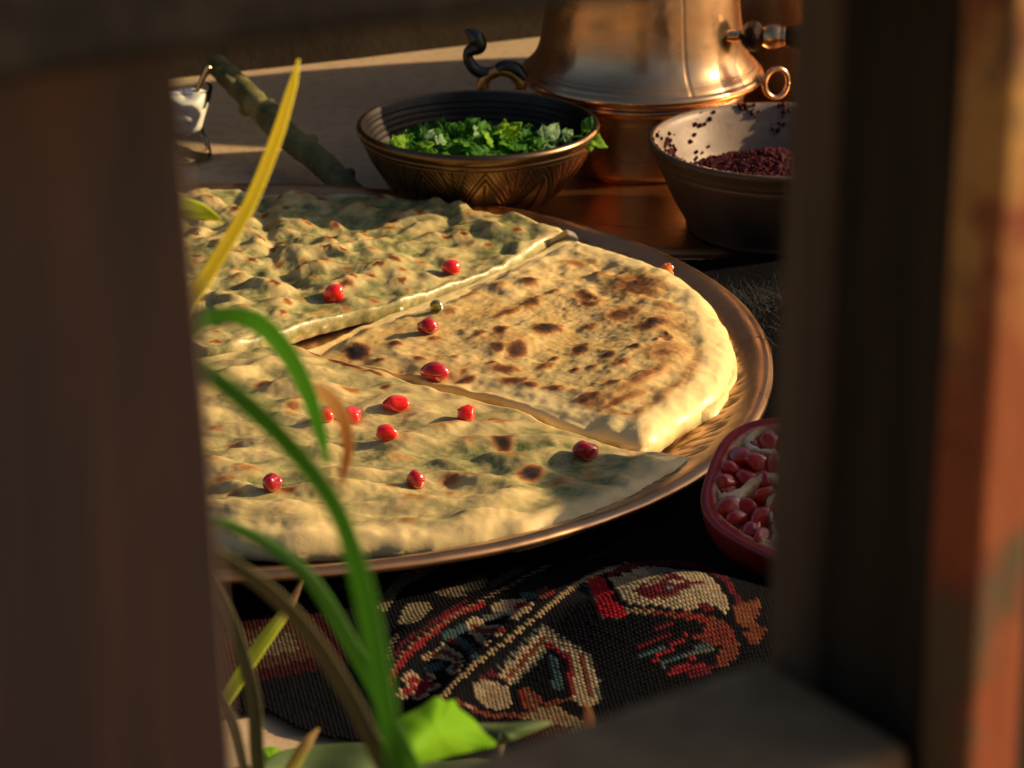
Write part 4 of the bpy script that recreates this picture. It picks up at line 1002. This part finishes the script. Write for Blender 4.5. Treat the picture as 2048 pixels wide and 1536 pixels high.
    for k, (a, b, col) in enumerate([((700, 880), (960, 740), dred), ((820, 990), (1120, 770), red), ((720, 960), (900, 870), teal), ((900, 1040), (1330, 840), teal), ((960, 1120), (1200, 970), red), ((1000, 1130), (1400, 960), red), ((1100, 930), (1350, 890), grey), ((860, 700), (1000, 650), dred), ((700, 700), (840, 650), grey), ((1150, 1130), (1400, 1060), dred)]):
        line(Z7([a, b]), 5, col, 1 if k % 3 == 2 else None)
    C = C*.58*(.75+.5*rng.random((N, 1)))*(1+.05*rng.standard_normal((N, 3))).clip(.8, 1.2)
    m = M('wool_stitch', rough=.85, spec=.06); m.set('color', m.attr('col', True))
    m.bump(m.noise(2500, 3, .6), .4, .0003)
    t = empty('kilim', (0, 0, 0), 'dark patterned kilim with red and cream stitched motifs, bunched up in front of the tray', 'rug')
    mesh_obj('weave', V, F, m.m, t, attrs={'col': np.repeat(C, 5, 0)})['kind'] = 'stuff'
    # backing sheet, so that the cloth has an underside
    # fringe of fuzzy wool along the far edge
    fm = M('dark_wool', rough=.9, spec=.1); fm.set('color', fm.ramp(fm.noise(300, 3, .5), [(.3, (.02, .02, .022)), (.7, (.09, .085, .08))]))
    V = []; F = []; r = np.random.default_rng(3)
    for i in range(1500):
        bx = r.uniform(.085, .155); by = .148 + r.normal(0, .006) - .05*max(0, r.normal(0, 1))*(bx > .095)
        p = np.array([bx, by, kilim_h(np.array([bx]), np.array([by]))[0]]); d = np.array([r.normal(0, .7), r.normal(.2, .7), abs(r.normal(.5, .4))]); d /= np.linalg.norm(d)
        L = r.uniform(.003, .010); cur = r.normal(0, .6, 3)*.5; w = r.uniform(.00008, .0002); b = len(V); m_ = 5
        sd = np.cross(d, [.3, .5, .8]); sd /= np.linalg.norm(sd); s2 = np.cross(d, sd)
        for k in range(m_):
            s = k/(m_-1); c = p + d*L*s + cur*L*s*s; c[2] = max(c[2], .001)
            for a in range(3): V.append(c + w*(1-.7*s)*(math.cos(a*2.094)*sd + math.sin(a*2.094)*s2))
        F += (grid_faces(m_, 3)+b).tolist()
    f = mesh_obj('fringe', V, F, fm.m, t); f['kind'] = 'stuff'
kilim()

# ================================================================== WEATHERED WOODEN FRAME
def frame():
    th = R(33); u = np.array([math.cos(th), math.sin(th), 0]); bk = np.array([-math.sin(th), math.cos(th), 0])
    Pf = np.array([.0591, -.7454, 0])
    t = empty('wooden_frame', (Pf[0], Pf[1], 0), 'dark weathered wooden window frame out of focus in front, painted strip at right', 'frame')
    G['oldwood'] = mat_wood('old_wood', (.036, .030, .029), (.085, .069, .064), (.165, .092, .070), scale=(6, 6, .5))
    G['oldwood2'] = mat_wood('old_wood_dark', (.014, .012, .010), (.026, .023, .018), (.045, .038, .027), scale=(14, 14, 1.2))
    G['greywood'] = mat_wood('grey_wood', (.055, .045, .034), (.095, .078, .058), (.14, .115, .085), scale=(14, 14, 1.2))
    rz = Matrix.Rotation(th, 4, 'Z')
    def wb(name, a0, a1, b0, b1, z0, z1, mat, bev=.002):
        # box from a0..a1 along the wall, b0..b1 backwards, z0..z1, relative to the right edge of the opening
        c = u*((a0+a1)/2) + bk*((b0+b1)/2)
        rr = np.random.default_rng(int((a0+2)*1000+b1*777+z1*100))
        ph = rr.uniform(0, 6, 4)
        def warp(v):
            return (v.x + .0009*math.sin(v.z*43+ph[0]) + .0005*math.sin(v.z*121+ph[1]), v.y + .0008*math.sin(v.z*39+ph[2]+v.x*19), v.z + .0010*math.sin(v.x*41+ph[3]))
        return box(name, (a1-a0, b1-b0, z1-z0), mat, t, Matrix.Translation((c[0], c[1], (z0+z1)/2)) @ rz, bev, 3, 7, warp)
    paint = mat_paint()
    wb('painted_strip', 0, .0098, -.0072, .003, 0, .56, paint, .0015)
    wb('side_board', .0100, .09, -.0034, .003, 0, .56, G['oldwood2'], .0015)
    wb('jamb', .0016, .085, .0033, .0275, 0, .56, G['oldwood2'])
    wb('stop', -.0010, .085, .0278, .0372, 0, .56, G['greywood'])
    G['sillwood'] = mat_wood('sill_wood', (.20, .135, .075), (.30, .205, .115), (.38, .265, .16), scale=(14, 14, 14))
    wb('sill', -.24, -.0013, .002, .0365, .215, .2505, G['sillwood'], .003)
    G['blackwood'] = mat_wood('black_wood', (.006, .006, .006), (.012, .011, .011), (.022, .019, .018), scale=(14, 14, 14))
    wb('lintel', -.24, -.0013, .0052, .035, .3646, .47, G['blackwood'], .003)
    # left post: a separate upright, leaning a little, its inner flank chamfered towards the back
    Pl = np.array([-.0375, -.7860, 0]); p2 = R(-6)
    u2 = np.array([math.cos(p2), math.sin(p2), 0]); b2 = np.array([-math.sin(p2), math.cos(p2), 0])
    c = Pl - u2*.06 + b2*.012 - np.array([Pf[0], Pf[1], 0])
    def warp(v):
        return (v.x + .0008*math.sin(v.z*45+1) + .0005*math.sin(v.z*131) - (.022*(v.y+.012)/.024 if v.x > .03 else 0) - .030*(v.z-.10), v.y, v.z)
    box('post', (.12, .024, .56), G['oldwood'], t, Matrix.Translation((c[0], c[1], .28)) @ Matrix.Rotation(p2, 4, 'Z'), .002, 3, 8, warp)
frame()

# ================================================================== GRASS AND LEAVES IN FRONT
G['yellowgrass'] = mat_leaf('yellow_grass', (.18, .34, .03), (.28, .46, .05), (.45, .66, .05), .55, 22, .45, (.85, .74, .10), (.95, .84, .10))
G['limegrass'] = mat_leaf('lime_grass', (.42, .50, .03), (.52, .60, .05), (.75, .80, .06), .5, 30)
G['greengrass'] = mat_leaf('green_grass', (.05, .17, .025), (.16, .36, .05), (.26, .54, .05), .5, 14)
G['bluegrass'] = mat_leaf('blue_green_grass', (.04, .15, .035), (.13, .30, .08), (.24, .50, .07), .55, 14, .32)
G['drygrass'] = mat_leaf('dry_grass', (.80, .66, .42), (.90, .76, .52), (.95, .78, .48), .6, 30)
G['brownstem'] = mat_leaf('brown_stem', (.06, .055, .03), (.17, .15, .08), (.20, .18, .08), .3, 14)
def blade(name, pts, widths, mat, lab, cat='grass', grp='grass blades in the foreground', tip=None, m=110, fold=.16, twist=0.0, gs=.80, face=.65):
    pts = [(x, y, d*gs) for x, y, d in pts]
    x0, y0, d0 = pts[0]; pts[0] = (x0, 768 + FPX*((CAM[2]/d0-math.sin(PITCH))/math.cos(PITCH)), d0)     # rooted in the ground
    P3 = np.array([at_d(x, y, d) for x, y, d in pts])
    k_ = max(1, int(np.linalg.norm(P3[0]-P3[1])/np.linalg.norm(P3[1]-P3[2])))
    dirn = (P3[1]-P3[2])/np.linalg.norm(P3[1]-P3[2]); span = np.linalg.norm(P3[0]-P3[1]); ctl = P3[1]+dirn*span*.5
    ins = [(1-q)**2*P3[0]+2*q*(1-q)*ctl+q*q*P3[1] for q in np.linspace(0, 1, k_+2)[1:-1]]
    P3 = np.vstack([P3[:1], np.array(ins).reshape(-1, 3), P3[1:]]); P = catmull(P3, m, closed=False)
    ins_n = len(ins)
    s = np.linspace(0, 1, m)
    L_ = np.r_[0, np.cumsum(np.linalg.norm(np.diff(P3, axis=0), axis=1))]; kn = np.r_[0, L_[ins_n+1:]/L_[-1]]
    wpx = .78*np.interp(s, np.interp(np.linspace(0, 1, len(widths)), np.linspace(0, 1, len(kn)), kn), widths); dep = (P-CAM)@FWD; w = wpx*dep/FPX/2
    T = np.gradient(P, axis=0); T /= np.linalg.norm(T, axis=1)[:, None]
    view = P-CAM; view /= np.linalg.norm(view, axis=1)[:, None]
    Sd = np.cross(T, view); Sd /= np.linalg.norm(Sd, axis=1)[:, None]; Nn = np.cross(Sd, T)
    a = twist*np.sin(s*5) + face*np.clip(T[:, 2]*3, -1, 1); w = w/np.cos(np.clip(a, -1.0, 1.0))
    S2 = Sd*np.cos(a)[:, None] + Nn*np.sin(a)[:, None]; N2 = -Sd*np.sin(a)[:, None] + Nn*np.cos(a)[:, None]
    q = np.array([-1, -.8, -.6, -.4, -.2, -.07, 0, .07, .2, .4, .6, .8, 1.]); th = .0003
    front = P[:, None] + w[:, None, None]*(q[None, :, None]*S2[:, None] + fold*(np.abs(q)[None, :, None]-.5)*N2[:, None])
    back = front + th*N2[:, None]
    V = np.concatenate([front, back[:, ::-1]], 1); k = V.shape[1]
    F = grid_faces(m, k).tolist()
    at = np.zeros((m, k))
    if tip: at = np.repeat(sstep(s, *tip)[:, None], k, 1)
    vq = np.abs(np.concatenate([q, q[::-1]])); vein = np.repeat(((vq < .05)*1. + .45*(np.arange(len(vq)) % 2))[None], m, 0)*(.6+.8*fbm(np.repeat(np.linspace(0, 9, m)[:, None], len(vq), 1), np.repeat(np.arange(len(vq))[None]*.7, m, 0), 4, 3))
    o = mesh_obj(name, V.reshape(-1, 3), F, mat, attrs={'tip': at.ravel(), 'vein': vein.ravel()})
    return tag(o, lab, cat, grp)
# each runs from its root to its tip
blade('grass_blade', [(300, 1690, .90), (330, 1400, .90), (330, 1000, .91), (335, 780, .92), (366, 632, .925), (405, 560, .93), (490, 420, .935), (545, 290, .94), (580, 180, .945), (596, 118, .95)], [18, 22, 28, 34, 36, 38, 34, 32, 30, 22, 4], G['yellowgrass'], 'bright yellow pointed grass blade reaching up in front of the stick', tip=(.50, .82), face=1.0)
blade('grass_blade', [(250, 1690, .90), (240, 1100, .93), (255, 700, .97), (300, 470, 1.0), (345, 418, 1.02), (395, 424, 1.03), (441, 441, 1.035)], [20, 26, 34, 48, 56, 46, 10], G['limegrass'], 'short bright green blade tip poking out beside the left post, upper left', gs=.86)
blade('grass_blade', [(800, 1690, .90), (768, 1400, .90), (742, 1260, .90), (712, 1130, .895), (672, 1020, .89), (600, 918, .88), (500, 815, .87), (400, 735, .86), (300, 670, .85)], [40, 54, 58, 54, 50, 52, 56, 50, 34], G['bluegrass'], 'widest dark green blade bending from bottom centre up to the left post', twist=.1, gs=.54, face=.5)
blade('grass_blade', [(200, 1690, .90), (260, 1100, .91), (330, 740, .91), (385, 655, .905), (440, 630, .90), (510, 645, .895), (570, 705, .89), (615, 790, .885), (640, 870, .88), (655, 930, .88)], [18, 24, 30, 36, 40, 48, 46, 40, 30, 6], G['greengrass'], 'green blade arching over and hanging down across the front flatbread', twist=.2, gs=.70)
blade('grass_blade', [(205, 1690, .91), (265, 1100, .92), (335, 742, .92), (388, 660, .915), (440, 636, .91), (510, 650, .905), (566, 705, .90), (606, 765, .892), (645, 786, .885), (678, 825, .880), (694, 880, .876), (690, 930, .876), (678, 972, .876)], [6, 10, 12, 14, 14, 16, 18, 24, 38, 38, 30, 24, 4], G['drygrass'], 'dry curled cream blade tip beside the arching green blade', tip=(.85, 1.), twist=.2, gs=.71)
blade('grass_blade', [(830, 1690, .90), (765, 1410, .905), (690, 1270, .90), (620, 1160, .895), (530, 1085, .89), (420, 1040, .885), (320, 1030, .88)], [20, 36, 40, 38, 34, 30, 24], G['bluegrass'], 'narrow blue-green blade below the widest one, crossing the tray front', twist=.3, gs=.66, face=.5)
blade('grass_blade', [(820, 1690, .88), (740, 1480, .88), (700, 1400, .88), (625, 1280, .875), (545, 1190, .87), (440, 1115, .865), (340, 1060, .86)], [34, 44, 44, 40, 38, 34, 26], G['brownstem'], 'dull brown stem slanting down behind the bright lime blade', 'stem', gs=.66)
blade('grass_blade', [(360, 1600, .935), (405, 1490, .935), (437, 1425, .935), (490, 1335, .94), (540, 1262, .945), (575, 1215, .95), (604, 1160, .955)], [22, 26, 28, 36, 34, 26, 4], G['limegrass'], 'glowing lime-yellow blade with brown tip at lower left', tip=(.84, .95), gs=.9)
blade('grass_blade', [(520, 1700, .88), (512, 1500, .88), (505, 1400, .88), (478, 1290, .88), (435, 1180, .88), (380, 1080, .88)], [30, 36, 36, 32, 26, 20], G['brownstem'], 'thin dark upright stem beside the left post at the bottom', 'stem')
blade('grass_blade', [(500, 1700, .90), (488, 1540, .90), (468, 1450, .90), (440, 1380, .90)], [18, 22, 22, 10], G['brownstem'], 'short thin grey stem at the bottom left corner of the opening', 'stem')
blade('grass_blade', [(560, 1640, .93), (585, 1530, .93), (612, 1485, .935), (637, 1456, .94)], [16, 30, 28, 6], G['limegrass'], 'tiny yellow-green blade tip at the very bottom left', tip=(.8, 1))
blade('grass_blade', [(1185, 1700, .86), (1180, 1520, .87), (1176, 1440, .875), (1172, 1402, .88)], [20, 24, 22, 5], G['limegrass'], 'small yellow-green tip rising just above the sill', tip=(.75, .98))
def broad_leaf(out_px, d, mat, lab, tilt=(0, 0), seed=1, stalk=None):
    c = np.mean(out_px, 0); O = catmull(np.array(out_px, float), 150)
    k = np.arange(150)
    t = np.linspace(.02, 1, 30)
    X = c + t[:, None, None]*(O-c)[None]
    dep = d + tilt[0]*(X[..., 0]-c[0])/1000 + tilt[1]*(X[..., 1]-c[1])/1000 + .010*(t**2)[:, None] + .006*np.sin(X[..., 0]/34+X[..., 1]/50+seed) + .0007*np.sin(np.arctan2(X[..., 1]-c[1], X[..., 0]-c[0])*5+seed)*t[:, None]
    V = CAM + (FWD*FPX + RT*(X[..., 0:1]-1024.0) - UP*(X[..., 1:2]-768.0))*(dep[..., None]/FPX)
    th = .0004*FWD
    n = V.reshape(-1, 3); F = grid_faces(30, 150); F2 = F[:, ::-1] + len(n)
    rim = np.stack([29*150+k, 29*150+(k+1) % 150, len(n)+29*150+(k+1) % 150, len(n)+29*150+k], 1)
    o = mesh_obj('broad_leaf', np.vstack([n, n+th]), F.tolist()+F2.tolist()+rim.tolist(), mat, attrs={'tip': np.zeros(2*len(n)), 'vein': np.tile((np.exp(-(np.sin(np.arctan2(X[..., 1]-c[1], X[..., 0]-c[0])*4)/.10)**2)*.35*t[:, None]).ravel(), 2)})
    tag(o, lab, 'leaf', 'broad leaves at the bottom of the opening')
    if stalk is not None:
        x0, y0, d0 = stalk[-1]; stalk[-1] = (x0, 768 + FPX*((CAM[2]/d0-math.sin(PITCH))/math.cos(PITCH)), d0)
        P = [at_d(x, y, dd) for x, y, dd in stalk]; tube('stalk', P, .0014, G['brownstem'], o, 10, 24)
    return o
G['limeleaf'] = mat_leaf('lime_leaf', (.16, .36, .012), (.25, .46, .02), (.42, .72, .03), .55, 30)
G['dullleaf'] = mat_leaf('dull_leaf', (.07, .11, .04), (.12, .16, .07), (.16, .24, .06), .3, 30)
broad_leaf([(752, 1484), (778, 1462), (800, 1436), (838, 1416), (872, 1394), (890, 1402), (908, 1400), (918, 1416), (948, 1440), (970, 1466), (992, 1490), (950, 1502), (905, 1512), (860, 1524), (812, 1530), (775, 1512)], .70, G['limeleaf'], 'glowing lime green lobed leaf at the bottom centre', (.10, -.2), 1, [(800, 1520, .70), (800, 1600, .705), (815, 1690, .70)])
broad_leaf([(520, 1560), (545, 1510), (620, 1492), (720, 1486), (800, 1500), (880, 1522), (960, 1515), (1010, 1530), (980, 1580), (800, 1620), (620, 1610)], .86, G['dullleaf'], 'dull grey-green blurred leaf along the bottom edge below the lime leaf', (.05, -.3), 3, [(760, 1600, .86), (770, 1650, .865), (780, 1720, .87)])
broad_leaf([(524, 1500), (545, 1494), (562, 1502), (566, 1518), (556, 1536), (530, 1545), (520, 1525)], .92, G['limeleaf'], 'small round green leaf at the bottom left between the stems', (.05, -.3), 5, [(535, 1540, .92), (530, 1600, .92), (525, 1620, .92)])
broad_leaf([(905, 1448), (960, 1446), (1020, 1446), (1085, 1440), (1100, 1450), (1040, 1476), (985, 1492), (930, 1480)], .80, G['dullleaf'], 'faded green leaf lying low between the lime leaf and the kilim', (.05, -.3), 7, [(1000, 1486, .80), (990, 1580, .80), (985, 1675, .80)])
